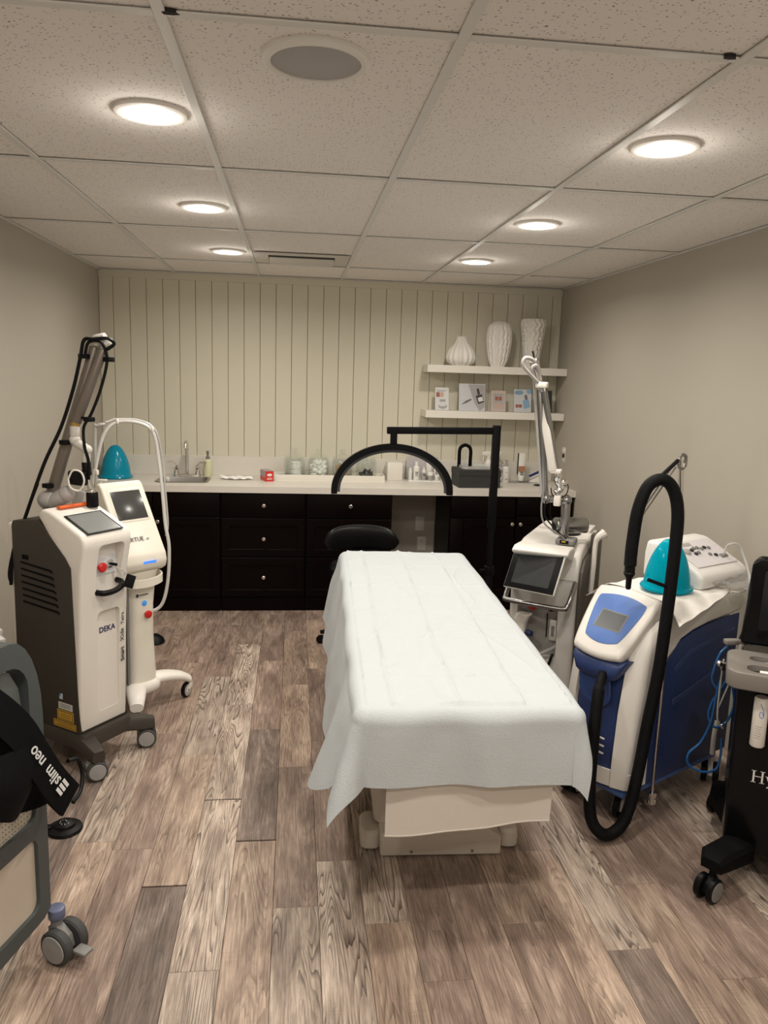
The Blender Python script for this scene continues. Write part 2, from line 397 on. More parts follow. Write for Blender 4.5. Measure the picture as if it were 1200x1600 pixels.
# ceiling grid and tiles
b = B().box((X0-.12, Y0-.12, H+.02), (X1+.12, Y1+.12, H+.1)); ceil = struct(b.build('ceiling', mat('plenum', (.10, .09, .08), .9), None, False))
TILE = tile_mat(); BAR = mat('grid_paint', (.72, .71, .68), .5)
xs = [X0]+[.61*i for i in range(-1, 4)]+[X1]; ys = [Y0]+[1.22*j for j in range(-2, 4)]+[Y1]
for i in range(len(xs)-1):
    for j in range(len(ys)-1):
        a, c, d, e = xs[i], xs[i+1], ys[j], ys[j+1]
        cx, cy = (a+c)/2, (d+e)/2
        B().box((a+.003-cx, d+.003-cy, 0), (c-.003-cx, e-.003-cy, .016)).build('tile', TILE, ceil, False, loc=(cx, cy, H+.007))
for x in xs[1:-1]: B().box((x-.0125, Y0, H-.001), (x+.0125, Y1, H+.004), .001, 1).build('grid_bar', BAR, ceil, False)
for y in ys[1:-1]:
    for i in range(len(xs)-1):
        B().box((xs[i]+.0126, y-.0125, H-.0005), (xs[i+1]-.0126, y+.0125, H+.004), .001, 1).build('grid_bar', BAR, ceil, False)
for x, r in ((X0, 1), (X1, -1)): B().box((x if r > 0 else x-.02, Y0, H-.0015), (x+.02 if r > 0 else x, Y1, H+.003)).build('wall_angle', BAR, ceil, False)
B().box((X0, Y1-.045, H-.0015), (X1, Y1-.023, H+.003)).build('wall_angle', BAR, ceil, False)
CHIP = mat('chip_dark', (.02, .018, .015), .9)
for x, y, l in ((.022, .005-.012, .035), (1.185, -.012, .03)):
    B().prism([(-.5*l, -.006), (-.2*l, -.010), (.3*l, -.007), (.5*l, .002), (.1*l, .006), (-.4*l, .005)], 'z', H-.0015, H+.006).build('chipped_edge', CHIP, ceil, False, loc=(x, y, 0))

# downlights
LENS = mat('lit_lens', (1, 1, 1), .5, emit=(1.0, .95, .87), estr=14)
TRIM = mat('light_trim', (.80, .77, .72), .45)
lab = {(-.13, .64): 'round recessed downlight nearest the ceiling loudspeaker on its left', (-.13, 1.91): 'middle recessed downlight of the left ceiling row',
       (-.13, 3.18): 'recessed downlight beside the ceiling vent, farthest in the left row', (1.355, .64): 'nearest recessed downlight of the right ceiling row, above the blue machine',
       (1.355, 1.89): 'middle recessed downlight of the right ceiling row', (1.35, 3.10): 'recessed downlight nearest the shelves, farthest in the right row',
       (-.13, -.63): 'recessed downlight in the left row behind the viewer', (1.355, -.61): 'recessed downlight in the right row behind the viewer',
       (-.13, -1.9): 'recessed downlight at the rear of the left row', (1.355, -1.9): 'recessed downlight at the rear of the right row'}
for (x, y), lb in lab.items():
    t = thing('recessed_downlight', lb, 'ceiling light', (x, y, H), 0, 'recessed downlights')
    B().lathe([(.098, .008), (.098, -.003), (.090, -.006), (.080, -.005), (.078, .001)], 40).build('trim_ring', TRIM, t)
    B().lathe([(.079, .002), (.079, -.002), (.05, -.0035), (.01, -.004)], 40).build('lens', LENS, t)
    ld = bpy.data.lights.new('downlight_lamp', 'AREA'); ld.shape = 'DISK'; ld.size = .15; ld.energy = LAMP_W; ld.color = LAMP_COL; ld.spread = R(165)
    lo = bpy.data.objects.new('downlight_lamp', ld); COL.objects.link(lo); lo.parent = t; lo.location = (0, 0, -.012)
    pd = bpy.data.lights.new('fill_lamp', 'POINT'); pd.energy = FILL_W; pd.color = LAMP_COL; pd.shadow_soft_size = .045  # added fill light below the lens, brightens walls and nearby ceiling
    po = bpy.data.objects.new('fill_lamp', pd); COL.objects.link(po); po.parent = t; po.location = (0, 0, -.055)
# loudspeaker
t = thing('ceiling_loudspeaker', 'round white ceiling loudspeaker with grey mesh grille', 'loudspeaker', (.312, .178, H))
B().lathe([(.121, .008), (.121, -.004), (.113, -.009), (.102, -.008), (.100, 0)], 48).build('rim', TRIM, t)
B().lathe([(.1005, 0), (.1005, -.005), (.06, -.0075), (.01, -.008)], 48).build('grille', mat('grille_mesh', (.46, .44, .43), .6, bump=.8, bscale=900), t)
# air vent
t = thing('ceiling_vent', 'white square ceiling air vent with dark slot between louvres', 'air vent', (.305, 3.33, H))
WV = mat('vent_white', (.62, .59, .54), .5)
b = B()
for q in (((-.285, -.21), (.285, -.15)), ((-.285, .15), (.285, .21)), ((-.285, -.15), (-.20, .15)), ((.20, -.15), (.285, .15))): b.box((*q[0], -.007), (*q[1], .002), .002, 1)
b.build('frame', WV, t)
B().box((-.2, -.15, -.003), (.2, .15, .002)).build('duct_opening', mat('duct_dark', (.02, .018, .016), .9), t)
for i, (y0, y1, hx) in enumerate(((-.045, .005, .197), (.010, .065, .197), (.070, .145, .197))):
    B().prism([(y0, -.006), (y1, -.020), (y1, -.017), (y0, -.003)], 'x', -hx, hx).build('louvre', WV, t)

# ================================================================== fitted counter
CAB = mat('espresso_wood', (.0034, .0014, .0011), .42, spec=.10, var=.35, vscale=5, stretch=(30, 30, 2))
QUARTZ = mat('counter_top', (.70, .665, .60), .35, spec=.45, var=.03, vscale=40)
CZ = .903
t = thing('countertop', 'long pale stone countertop with low upstand along the panelled wall', 'countertop', (.585, 4.04, 0))
b = B()
hx0, hx1, hy0, hy1 = -.69, -.355, 3.90, 4.165   # sink opening
for lo, hi in (((X0+.001, 3.74), (hx0, 4.335)), ((hx1, 3.74), (X1-.001, 4.335)), ((hx0, 3.74), (hx1, hy0)), ((hx0, hy1), (hx1, 4.335))):
    b.box((lo[0]-.585, lo[1]-4.04, .858), (hi[0]-.585, hi[1]-4.04, CZ))
b.build('slab', QUARTZ, t, False)
B().box((X0+.001-.585, 4.313-4.04, CZ), (X1-.001-.585, 4.3375-4.04, 1.050), .002, 1).build('upstand', QUARTZ, t)
KNOB = mat('knob_nickel', (.66, .63, .58), .22, 1)
def knob(p, x, z):
    B().lathe([(.006, 0), (.005, .012), (.009, .016), (.0135, .021), (.0135, .026), (.008, .030)], 14, mtx=Matrix.Rotation(PI/2, 4, 'X')).build('knob', KNOB, p, loc=(x, -.0215, z))
def front(par, name, x0, x1, z0, z1, shaker, kn=None):
    b = B(); f = .055
    if shaker:
        b.box((x0, -.022, z0), (x1, -.001, z0+f), .002, 1); b.box((x0, -.022, z1-f), (x1, -.001, z1), .002, 1)
        b.box((x0, -.022, z0+f), (x0+f, -.001, z1-f), .002, 1); b.box((x1-f, -.022, z0+f), (x1, -.001, z1-f), .002, 1)
        o = b.build(name, CAB, par)
        B().box((x0+f, -.013, z0+f), (x1-f, -.002, z1-f)).build('panel', CAB, o)
    else:
        b.box((x0, -.022, z0), (x1, -.001, z1), .003, 2); o = b.build(name, CAB, par)
    if kn: knob(o, *kn)
    return o
def cabinet(name, label, x0, x1, fronts):
    t = thing(name, label, 'cabinet', ((x0+x1)/2, 3.775, 0)); h = (x1-x0)/2
    B().box((-h+.001, 0, .10), (h-.001, .54, .857)).build('body', CAB, t, False)
    B().box((-h+.001, -.012, .0), (h-.001, .5, .10), .003, 1).build('plinth', CAB, t)
    for n, a, c, z0, z1, s, kn in fronts:
        front(t, n, a-(x0+x1)/2, c-(x0+x1)/2, z0, z1, s, None if kn is None else (kn[0]-(x0+x1)/2, kn[1]))
    return t
cabinet('sink_cabinet', 'dark brown sink base cabinet with two plain doors under the steel sink', -1.148, -.236,
        [('false_drawer', -1.14, -.70, .69, .85, 0, None), ('false_drawer', -.69, -.24, .69, .85, 0, None), ('door', -1.14, -.70, .105, .68, 1, (-.735, .62)), ('door', -.69, -.24, .105, .68, 1, (-.66, .65))])
cabinet('drawer_cabinet', 'dark brown cabinet with three drawers and three round knobs', -.234, .358,
        [('drawer', -.228, .352, .682, .85, 0, (.066, .77)), ('drawer', -.228, .352, .40, .675, 1, (.066, .532)), ('drawer', -.228, .352, .105, .392, 1, (.066, .253))])
cabinet('drawer_cabinet', 'dark brown drawer cabinet behind the black stool, beside the knee space', .360, .975,
        [('drawer', .366, .969, .682, .85, 0, (.674, .772)), ('drawer', .366, .969, .40, .675, 1, (.674, .532)), ('drawer', .366, .969, .105, .392, 1, (.674, .253))])
cabinet('door_cabinet', 'dark brown cabinet with a knobbed door to the right of the knee space', 1.39, 1.88,
        [('drawer', 1.40, 1.875, .70, .85, 0, None), ('door', 1.50, 1.875, .105, .69, 1, (1.853, .655)), ('filler', 1.40, 1.495, .105, .69, 0, None)])
cabinet('door_cabinet', 'dark brown end cabinet in the right corner of the counter', 1.882, 2.315,
        [('drawer', 1.888, 2.31, .72, .85, 0, None), ('door', 1.888, 2.31, .105, .71, 1, (1.915, .655))])
# outlets
OUTL = mat('outlet_plate', (.72, .69, .62), .4)
def outlet(label, loc, rz, blank=False):
    t = thing('wall_outlet', label, 'outlet', loc, rz)
    B().box((-.036, -.006, -.058), (.036, 0, .058), .003, 2).build('plate', OUTL, t)
    if not blank:
        for s in (-1, 1):
            B().cyl((0, -.0075, s*.02), (0, -.005, s*.02), .0165, n=20).build('socket', OUTL, t)
            b = B()
            for q in (-.006, .006): b.box((q-.001, -.0082, s*.02-.002), (q+.001, -.0070, s*.02+.007))
            b.build('slot', INK, t)
    else:
        B().box((-.016, -.0085, -.033), (.016, -.005, .033), .001, 1).build('switch_paddle', OUTL, t)
    return t
outlet('cream double wall outlet low in the knee space', (1.295, Y1-.0005, .372), 0)
outlet('cream blank wall plate above the outlet in the knee space', (1.275, Y1-.0005, .535), 0, True)
outlet('white wall outlet on the right wall above the counter end', (X1-.0005, 4.065, 1.14), 90)
b = thing('power_adapter', 'white plug-in adapter with black plug in the right wall outlet', 'adapter', (X1-.007, 4.065, 1.165), 90)
B().box((-.03, -.065, -.012), (.03, 0, .020), .006, 2).build('body', WHITE, b)
B().box((-.018, -.05, -.050), (.018, 0, -.020), .005, 2).build('plug', BLACK, b)
B().tube([(0, -.045, -.04), (.01, -.07, -.06), (.02, -.075, -.11), (.02, -.08, -.16)], .006, 8).build('cord', BLACK, b)

# ================================================================== shelves with vases and cards
SH = mat('shelf_white', (.78, .745, .67), .4)
for z0, z1, lb in ((1.728, 1.783, 'upper white floating shelf holding the three ribbed vases'), (1.392, 1.446, 'lower white floating shelf holding the product cards')):
    o = B().box((-.535, -.117, 0), (.535, .117, z1-z0), .002, 1).build('floating_shelf', SH, loc=(1.782, 4.2205, z0)); tag(o, lb, 'shelf', 'floating shelves')
VASE = mat('white_ceramic', (.80, .77, .72), .6)
def vase(name, label, loc, prof, ribs, amp, twist=0, wob=0):
    def fn(a, z): return 1+amp*abs(math.cos(ribs*.5*(a+wob*math.sin(z*95))))-amp*.5
    P = [(p.x, p.y) for p in [Vector((q[0], q[1], 0)) for q in prof]]
    P = [(max(.004, p.x), p.y) for p in catmull([Vector((q[0], q[1], 0)) for q in prof], 7)]
    inn = [(max(.003, r-.008), z) for r, z in P[::-1] if z > .03]
    o = B().lathe(P+inn, 80, fn=fn).build(name, VASE, loc=loc); tag(o, label, 'vase', 'white ribbed vases'); return o
vase('gourd_vase', 'squat white gourd-shaped ribbed vase on the upper shelf', (1.513, 4.2, 1.7835), [(.07, 0), (.098, .03), (.104, .07), (.085, .12), (.05, .165), (.034, .20), (.036, .215)], 14, .16)
vase('ribbed_vase', 'medium tall white ribbed vase, middle of the three on the shelf', (1.80, 4.2, 1.7835), [(.052, 0), (.072, .06), (.088, .16), (.09, .24), (.078, .30), (.05, .325), (.04, .332)], 16, .15, wob=.06)
vase('wavy_vase', 'tallest white vase with wavy ribs, nearest the right wall', (2.06, 4.2, 1.7835), [(.055, 0), (.06, .06), (.072, .16), (.085, .27), (.092, .33), (.084, .36)], 14, .16, wob=.12)
def card(name, label, x, w, h, base, lean=10):
    t = thing(name, label, 'display card', (x, 4.19, 1.4465), 0, 'product cards on the lower shelf')
    mt = Matrix.Rotation(R(-lean), 4, 'X')
    B().box((-w/2, -.002, 0), (w/2, .002, h), .0005, 1, mtx=mt).build('print', base, t)
    B().box((-w/2-.004, -.0045, 0), (w/2+.004, -.0030, h+.004), 0, 1, mtx=mt).build('acrylic_sheet', ACRYL, t)
    B().box((-w/2-.004, -.045, 0), (w/2+.004, -.001, .003)).build('acrylic_foot', ACRYL, t)
    return t, mt
PC = {n: mat('print_'+n, c, .5) for n, c in dict(white=(.78, .74, .70), blush=(.66, .50, .42), grey=(.40, .37, .36), dgrey=(.17, .16, .17), black=(.03, .03, .035), red=(.36, .10, .07), blue=(.25, .42, .56), pale=(.68, .66, .65), skin=(.60, .40, .30), cream=(.72, .66, .56)).items()}
def pr(t, mt, name, poly, m, d=.0036):
    B().prism(poly, 'y', -d, -.0018, 0, mtx=mt).build(name, PC[m], t, False)
def rc(x0, z0, x1, z1): return [(x0, z0), (x1, z0), (x1, z1), (x0, z1)]
def circ(x, z, r, n=16, sz=1): return [(x+r*math.cos(2*PI*k/n), z+sz*r*math.sin(2*PI*k/n)) for k in range(n)]
t, mt = card('product_card', 'white card printed with a cream jar, leftmost on the lower shelf', 1.383, .105, .172, PC['white'])
pr(t, mt, 'print_picture', rc(-.045, .10, -.018, .135), 'red'); pr(t, mt, 'print_picture', rc(-.014, .10, .012, .135), 'skin'); pr(t, mt, 'print_shadow', circ(.005, .03, .034, 16, .6), 'grey', .0032); pr(t, mt, 'print_jar', rc(-.02, .03, .028, .062), 'pale'); pr(t, mt, 'print_lid', rc(-.018, .064, .026, .082), 'grey')
pr(t, mt, 'print_lettering', rc(-.04, .148, .035, .151), 'grey'); pr(t, mt, 'print_lettering', rc(-.04, .141, .02, .144), 'grey')
t, mt = card('product_card', 'large grey card printed with a black dropper bottle', 1.615, .205, .205, PC['pale'], 8)
pr(t, mt, 'print_panel', [(-.03, .20), (.098, .20), (.098, .03), (.06, .0), (.02, .06)], 'grey', .0032); pr(t, mt, 'print_bottle', [(.028, .115), (.075, .128), (.095, .07), (.048, .052)], 'black'); pr(t, mt, 'print_dropper', [(.034, .168), (.05, .172), (.062, .128), (.044, .122)], 'black', .0038)
pr(t, mt, 'print_label', [(.043, .10), (.078, .11), (.088, .078), (.053, .068)], 'white', .0042); pr(t, mt, 'print_smear', [(-.085, .045), (-.05, .075), (-.01, .092), (.0, .085), (-.04, .06)], 'dgrey', .0036); pr(t, mt, 'print_lettering', rc(-.09, .10, -.03, .104), 'white')
t, mt = card('product_card', 'small blush card printed with before and after pictures', 1.822, .115, .160, PC['blush'])
pr(t, mt, 'print_panel', rc(-.045, .02, .045, .14), 'white', .0030); pr(t, mt, 'print_picture', rc(-.026, .085, -.003, .115), 'red'); pr(t, mt, 'print_picture', rc(.002, .085, .025, .115), 'red'); pr(t, mt, 'print_jar', circ(0, .045, .03, 16, .6), 'skin'); pr(t, mt, 'print_lettering', rc(-.035, .125, .035, .130), 'grey')
t, mt = card('product_card', 'white card printed with a blue serum bottle', 2.013, .135, .175, PC['pale'])
pr(t, mt, 'print_drop', circ(-.03, .15, .035, 16, .5), 'blue', .0030); pr(t, mt, 'print_drop', circ(.05, .16, .02), 'blue', .0030); pr(t, mt, 'print_bottle', [(.0, .09), (.045, .10), (.06, .04), (.01, .025)], 'blue'); pr(t, mt, 'print_cap', [(.012, .13), (.032, .135), (.04, .10), (.018, .095)], 'dgrey'); pr(t, mt, 'print_picture', rc(-.055, .035, -.033, .058), 'red'); pr(t, mt, 'print_picture', rc(-.029, .035, -.007, .058), 'red')
t, mt = card('product_card', 'dark charcoal card at the right end of the lower shelf', 2.19, .11, .172, PC['black'])
pr(t, mt, 'print_mark', [(-.02, .07), (-.002, .10), (.006, .095), (-.012, .064)], 'grey')

# ================================================================== things on the counter
def cone_cup(label, loc, rz=0, m=None, k=1.0):
    """upturned breast-cup shaped suction dome with a lip"""
    t = thing('suction_dome', label, 'dome', loc, rz, 'teal domes')
    P = catmull([Vector(q)*k for q in ((.098, 0, 0), (.096, .015, 0), (.091, .03, 0), (.086, .07, 0), (.071, .125, 0), (.049, .172, 0), (.026, .200, 0), (.006, .208, 0))], 6)
    prof = [(p.x, p.y) for p in P]; inn = [(max(.003, r-.005), max(.0, z-.006)) for r, z in prof[::-1]]
    B().lathe(prof+inn, 40, cap=False).build('shell', m or TEAL, t)
    B().lathe([(.094*k, 0), (.103*k, .004), (.105*k, .010), (.102*k, .016), (.092*k, .020), (.088*k, .012)], 40, cap=False).build('lip', m or TEAL, t)
    return t
cone_cup('opaque teal plastic dome on the counter left of the sink', (-1.010, 4.10, CZ), k=1.14)
t = thing('sink', 'small rectangular steel drop-in sink in the counter', 'sink', (-.5225, 4.0325, CZ))
b = B(); o_ = rrect(.375, .30, .05); i_ = rrect(.325, .255, .045)
b.loft([[(x, y, .0005) for x, y in o_], [(x, y, .005) for x, y in rrect(.365, .29, .048)], [(x, y, .004) for x, y in rrect(.335, .265, .046)], [(x, y, -.01) for x, y in i_], [(x*.93, y*.93, -.13) for x, y in i_], [(x*.8, y*.8, -.145) for x, y in i_], [(x*.05, y*.05, -.148) for x, y in i_]], cap=False)
b.build('basin', STEEL, t)
B().lathe([(.03, -.1475), (.028, -.144), (.005, -.146)], 20).build('drain', CHROME, t)
t = thing('faucet', 'chrome two-handled faucet with high arched spout behind the sink', 'faucet', (-.5225, 4.232, CZ))
B().loft([[(x, y, 0) for x, y in rrect(.205, .05, .024)], [(x, y, .014) for x, y in rrect(.20, .046, .022)], [(x, y, .018) for x, y in rrect(.19, .036, .017)]]).build('deck_plate', CHROME, t)
B().tube([(0, 0, .01), (0, 0, .12), (0, 0, .21), (0, -.012, .245), (0, -.04, .262), (0, -.068, .248), (0, -.078, .215)], .0125, 12).build('spout', CHROME, t)
for s, n in ((-1, 0), (1, 1)):
    o = B().lathe([(.022, .012), (.019, .03), (.016, .05), (.018, .062), (.010, .07)], 16, (s*.078, 0, 0)).build('valve', CHROME, t)
    B().tube([(s*.078, 0, .062), (s*.078, -.004, .085), (s*.10, -.012, .105), (s*.145, -.02, .107)], lambda q: .010-.004*q, 8).build('lever', CHROME, o)
def bottle(name, label, loc, prof, m, cap=None, capm=None, cat='bottle', group=None, band=None, lines=None, rz=0, n=20):
    t = thing(name, label, cat, loc, rz, group)
    B().lathe(prof, n).build('body', m, t)
    top = prof[-1][1]
    if cap: B().lathe([(r, z+top) for r, z in cap], n).build('cap', capm, t)
    if band:
        r, z0, z1, bm_ = band; B().lathe([(r, z0), (r, z1)], n, cap=False).build('label_band', bm_, t)
    if lines:
        for r, z0, z1, aw in lines:
            B().loft([[(r*math.cos(a), r*math.sin(a), z0) for a in [R(-90-aw+2*aw*k/6) for k in range(7)]], [(r*math.cos(a), r*math.sin(a), z1) for a in [R(-90-aw+2*aw*k/6) for k in range(7)]]], cap=False).build('print_line', INK, t)
    return t
SOAP = mat('soap_liquid', (.66, .66, .44), .12)
t = bottle('soap_dispenser', 'glass pump bottle of pale yellow hand soap beside the faucet', (-.372, 4.255, CZ+.001), [(.030, 0), (.032, .005), (.032, .11), (.027, .122), (.013, .130)], SOAP, [(.015, 0), (.015, .018), (.006, .020), (.006, .035)], STEEL)
B().cyl((0, 0, .16), (0, 0, .19), .010).build('pump_head', STEEL, t)
# folded gauze cloth
def clothfn(u, v):
    x = -.115+.23*u; y = -.04+.08*v
    return (x+.01*math.sin(9*v), y+.012*math.sin(7*u+1), .006+.014*abs(math.sin(5*u+3*v))*(1-abs(2*v-1)**3)+.004*math.sin(23*u)+.004)
o = B().grid(clothfn, 30, 12, -.003).build('cotton_cloth', PAPERW, loc=(-.15, 4.10, CZ)); tag(o, 'crumpled white cotton cloth on the counter right of the sink', 'cloth')
t = thing('tissue_box', 'small red and white carton on the counter', 'carton', (.085, 4.05, CZ), 18)
B().box((-.03, -.035, 0), (.03, .11, .075), .002, 1).build('carton', RED, t)
B().box((-.0303, -.033, .03), (-.0299, .108, .073)).build('print_panel', mat('carton_grey', (.35, .33, .34), .5), t, False)
B().box((.0299, -.033, .03), (.0303, .108, .073)).build('print_panel', MATS['carton_grey'], t, False)
B().box((-.028, -.033, .0749), (.028, .108, .0755)).build('print_panel', MATS['carton_grey'], t, False)
B().prism(circ(0, .048, .019, 18, .55), 'y', -.0356, -.0349).build('print_badge', PC['white'], t, False)
for z in (.012, .022): B().box((-.02, -.0356, z), (.02, -.0349, z+.004)).build('print_line', PC['white'], t, False)
o = B().box((-.055, -.03, 0), (.055, .03, .022), .004, 2).build('blue_case', mat('navy_plastic', (.012, .02, .12), .35), loc=(.21, 4.135, CZ+.016), rot=(0, 0, R(6))); tag(o, 'flat navy blue case lying at the left end of the white tray', 'case')
t = thing('counter_tray', 'long white tray holding four glass jars', 'tray', (.54, 4.155, CZ))
b = B(); b.box((-.41, -.085, 0), (.41, .085, .012)); b.box((-.41, -.085, .012), (.41, -.073, .045), .001, 1); b.box((-.41, .073, .012), (.41, .085, .045), .001, 1); b.box((-.41, -.073, .012), (-.398, .073, .045)); b.box((.398, -.073, .012), (.41, .073, .045)); b.build('tray_body', SH, t, False)
JG = thin_glass('jar_glass', (.955, .975, .965), .06)
def jar(label, x):
    t = thing('glass_jar', label, 'jar', (x, 4.16, CZ+.0125), 0, 'glass jars in the tray')
    P = [(.070, 0), (.077, .006), (.079, .03), (.079, .125), (.074, .140), (.066, .146), (.066, .150)]
    B().lathe(P+[(r-.004, max(z, .006)) for r, z in P[::-1]], 32, cap=False).build('jar_body', JG, t)
    B().lathe([(.074, .151), (.080, .155), (.080, .160), (.062, .172), (.035, .184), (.017, .190), (.015, .197), (.022, .203), (.024, .214), (.018, .221), (.004, .222)], 32).build('lid', JG, t)
    return t
JX = (.275, .455, .635, .815)
jar('glass lidded jar of stacked cotton pads, leftmost in the tray', JX[0]); jar('glass lidded jar packed with cotton balls, second from the left in the tray', JX[1])
jar('glass lidded jar of wooden sticks, third from the left in the tray', JX[2]); jar('glass lidded jar of black items, rightmost in the tray', JX[3])
JB = CZ+.020
COTTON = mat('cotton', (.88, .86, .82), .95, bump=.5, bscale=60)
t = thing('cotton_pads', 'stack of round white cotton pads inside the leftmost jar', 'cotton pads', (JX[0]+.012, 4.155, JB))
for k in range(9): B().lathe([(.036, .0), (.041, .003), (.041, .009), (.036, .0125)], 24, (.0015*math.sin(k*2.1), .0015*math.cos(k*1.7), k*.0126)).build('pad', COTTON, t)
b = B(); rn = random.Random(5)
for k in range(110):
    r = .052*math.sqrt(rn.random()); a = rn.random()*2*PI; b.ball((r*math.cos(a), r*math.sin(a), .016+.100*rn.random()), .0185, (1, 1, .9), 10, 6)
o = b.build('cotton_balls', COTTON, loc=(JX[1], 4.16, JB)); tag(o, 'mass of white cotton balls filling the second jar', 'cotton balls', kind='stuff')
b = B(); STK = mat('stick_wood', (.56, .36, .20), .7)
for k in range(70):
    r = .045*math.sqrt(rn.random()); a = rn.random()*2*PI; x, y = r*math.cos(a), r*math.sin(a); q = rn.random()*2*PI
    b.cyl((x, y, .002), (x+.018*math.cos(q), y+.018*math.sin(q), .085+.02*rn.random()), .0024, n=6)
o = b.build('wooden_sticks', STK, loc=(JX[2], 4.16, JB)); tag(o, 'bundle of light wooden sticks filling the third jar', 'sticks', kind='stuff')
b = B()
for k in range(26):
    r = .050*math.sqrt(rn.random()); a = rn.random()*2*PI
    b.lathe([(.015, -.004), (.018, 0), (.015, .004)], 12, mtx=Matrix.Translation((r*math.cos(a), r*math.sin(a), .014+.040*rn.random()*(1.3-r/.05*.5))) @ Matrix.Rotation(rn.random()*3, 4, 'X') @ Matrix.Rotation(rn.random()*3, 4, 'Y'))
o = b.build('black_caps', BLACK, loc=(JX[3], 4.16, JB)); tag(o, 'loose heap of small black discs in the rightmost jar', 'discs', kind='stuff')
t = thing('square_dispenser', 'plain square white box holder right of the jar tray', 'box', (1.04, 4.235, CZ))
B().box((-.058, -.05, 0), (.058, .05, .135), .004, 2).build('body', SH, t); B().box((-.046, -.042, .1345), (.046, .042, .1365), .001, 1).build('lid', SH, t)
# acrylic organiser with skin products
t = thing('acrylic_organiser', 'clear acrylic organiser with a printed back panel', 'organiser', (1.265, 4.22, CZ))
b = B(); b.box((-.125, -.075, 0), (.125, .065, .008)); b.build('acrylic_base', mat('acrylic_edge', (.82, .82, .80), .2), t, False)
B().box((-.125, .058, .008), (.125, .065, .175)).build('back_panel', mat('lilac_print', (.52, .49, .50), .5), t, False)
B().box((-.125, -.075, .008), (-.122, .058, .12)).build('side_panel', ACRYL, t, False); B().box((.122, -.075, .008), (.125, .058, .12)).build('side_panel', ACRYL, t, False)
BW = mat('bottle_white', (.82, .80, .76), .35); BS = mat('bottle_silver', (.45, .44, .42), .3, .6)
z = CZ+.0085
bottle('cleanser_bottle', 'tall white cleanser bottle in the acrylic organiser', (1.205, 4.185, z), [(.022, 0), (.024, .004), (.024, .095), (.014, .108)], BW, [(.013, 0), (.013, .03), (.010, .032)], BW, lines=[(.0245, .05, .056, 28), (.0245, .04, .043, 28), (.0245, .032, .035, 28), (.0245, .06, .063, 28)], group='products in the acrylic organiser')
bottle('serum_bottle', 'short clear serum bottle with white dropper in the organiser', (1.262, 4.175, z), [(.018, 0), (.020, .004), (.020, .05), (.010, .056)], BS, [(.014, 0), (.014, .022), (.006, .024), (.005, .045)], BW, lines=[(.0205, .036, .044, 26)], group='products in the acrylic organiser')
bottle('cream_jar', 'white cream jar with silver lid, middle of the organiser', (1.312, 4.165, z), [(.023, 0), (.024, .003), (.024, .038)], BS, [(.0245, 0), (.0245, .022), (.022, .024)], BW, group='products in the acrylic organiser')
def tubeprod(name, label, loc, w, h, m, capm, rz=0, band=None, black=False, group=None):
    t = thing(name, label, 'tube', loc, rz, group)
    rings = []
    for q, zz in ((0, .022), (.15, .03), (.5, h*.6), (1, h)):
        ww = w*(.82+.28*q); dd = w*.75*(1-q)+.003
        rings.append([(ww/2*math.cos(2*PI*k/20), dd/2*math.sin(2*PI*k/20), zz) for k in range(20)])
    B().loft(rings).build('tube_body', m, t)
    B().lathe([(w*.36, 0), (w*.38, .002), (w*.38, .022)], 20).build('cap', capm, t)
    if band: B().box((-w*.45, -w*.44, band[0]), (w*.3, -w*.20, band[1])).build('label_band', band[2], t)
    if black: B().box((-w*.56, -.006, .05), (-w*.46, .006, h)).build('side_stripe', INK, t)
    for i in range(4): B().box((-w*.3, -w*.425, .05+i*.012), (w*.15, -w*.37, .054+i*.012)).build('print_line', INK, t)
    return t
tubeprod('lotion_tube', 'white lotion tube, rightmost in the acrylic organiser', (1.362, 4.18, z), .044, .115, BW, BW, group='products in the acrylic organiser')
t = bottle('toner_bottle', 'slim white bottle at the left edge of the organiser', (1.160, 4.20, z), [(.014, 0), (.015, .003), (.015, .07)], BW, [(.010, 0), (.010, .02)], BW, group='products in the acrylic organiser')
t = bottle('moisturiser_bottle', 'white bottle behind the cream jar in the organiser', (1.312, 4.235, z), [(.026, 0), (.028, .004), (.028, .12), (.016, .13)], BW, [(.016, 0), (.016, .02)], mat('cap_cream', (.70, .62, .42), .4), group='products in the acrylic organiser')
# black storage box with acrylic tray and black arch
t = thing('storage_box', 'dark grey lidded storage box at the front of the counter', 'box', (1.615, 3.95, CZ), 3)
BX = mat('charcoal_board', (.030, .031, .031), .7)
B().box((-.155, -.115, 0), (.155, .115, .088), .001, 1).build('box_body', BX, t); B().box((-.158, -.118, .088), (.158, .118, .132), .002, 1).build('lid', BX, t)
t = thing('acrylic_tray', 'clear acrylic tray lying on the dark storage box', 'tray', (1.62, 3.96, CZ+.1325), 3)
b = B(); b.loft([[(x, y, 0) for x, y in rrect(.25, .17, .02)], [(x, y, .022) for x, y in rrect(.26, .18, .022)], [(x, y, .022) for x, y in rrect(.25, .17, .02)], [(x, y, .006) for x, y in rrect(.238, .16, .018)]]); b.build('tray_body', mat('frosted_acrylic', (.80, .80, .77), .25, trans=.5, ior=1.2), t)
t = thing('black_arch_holder', 'black padded inverted U arch standing on the acrylic tray', 'stand', (1.535, 3.99, CZ+.139), 4)
B().tube([(-.043, 0, 0), (-.043, 0, .06), (-.043, 0, .115), (-.032, 0, .145), (0, 0, .160), (.032, 0, .145), (.043, 0, .115), (.043, 0, .06), (.043, 0, 0)], .013, 12).build('arch', BLACKM, t)
B().cyl((0, .012, .001), (0, .012, .125), .018, n=16).build('clear_cup', ACRYL, t)
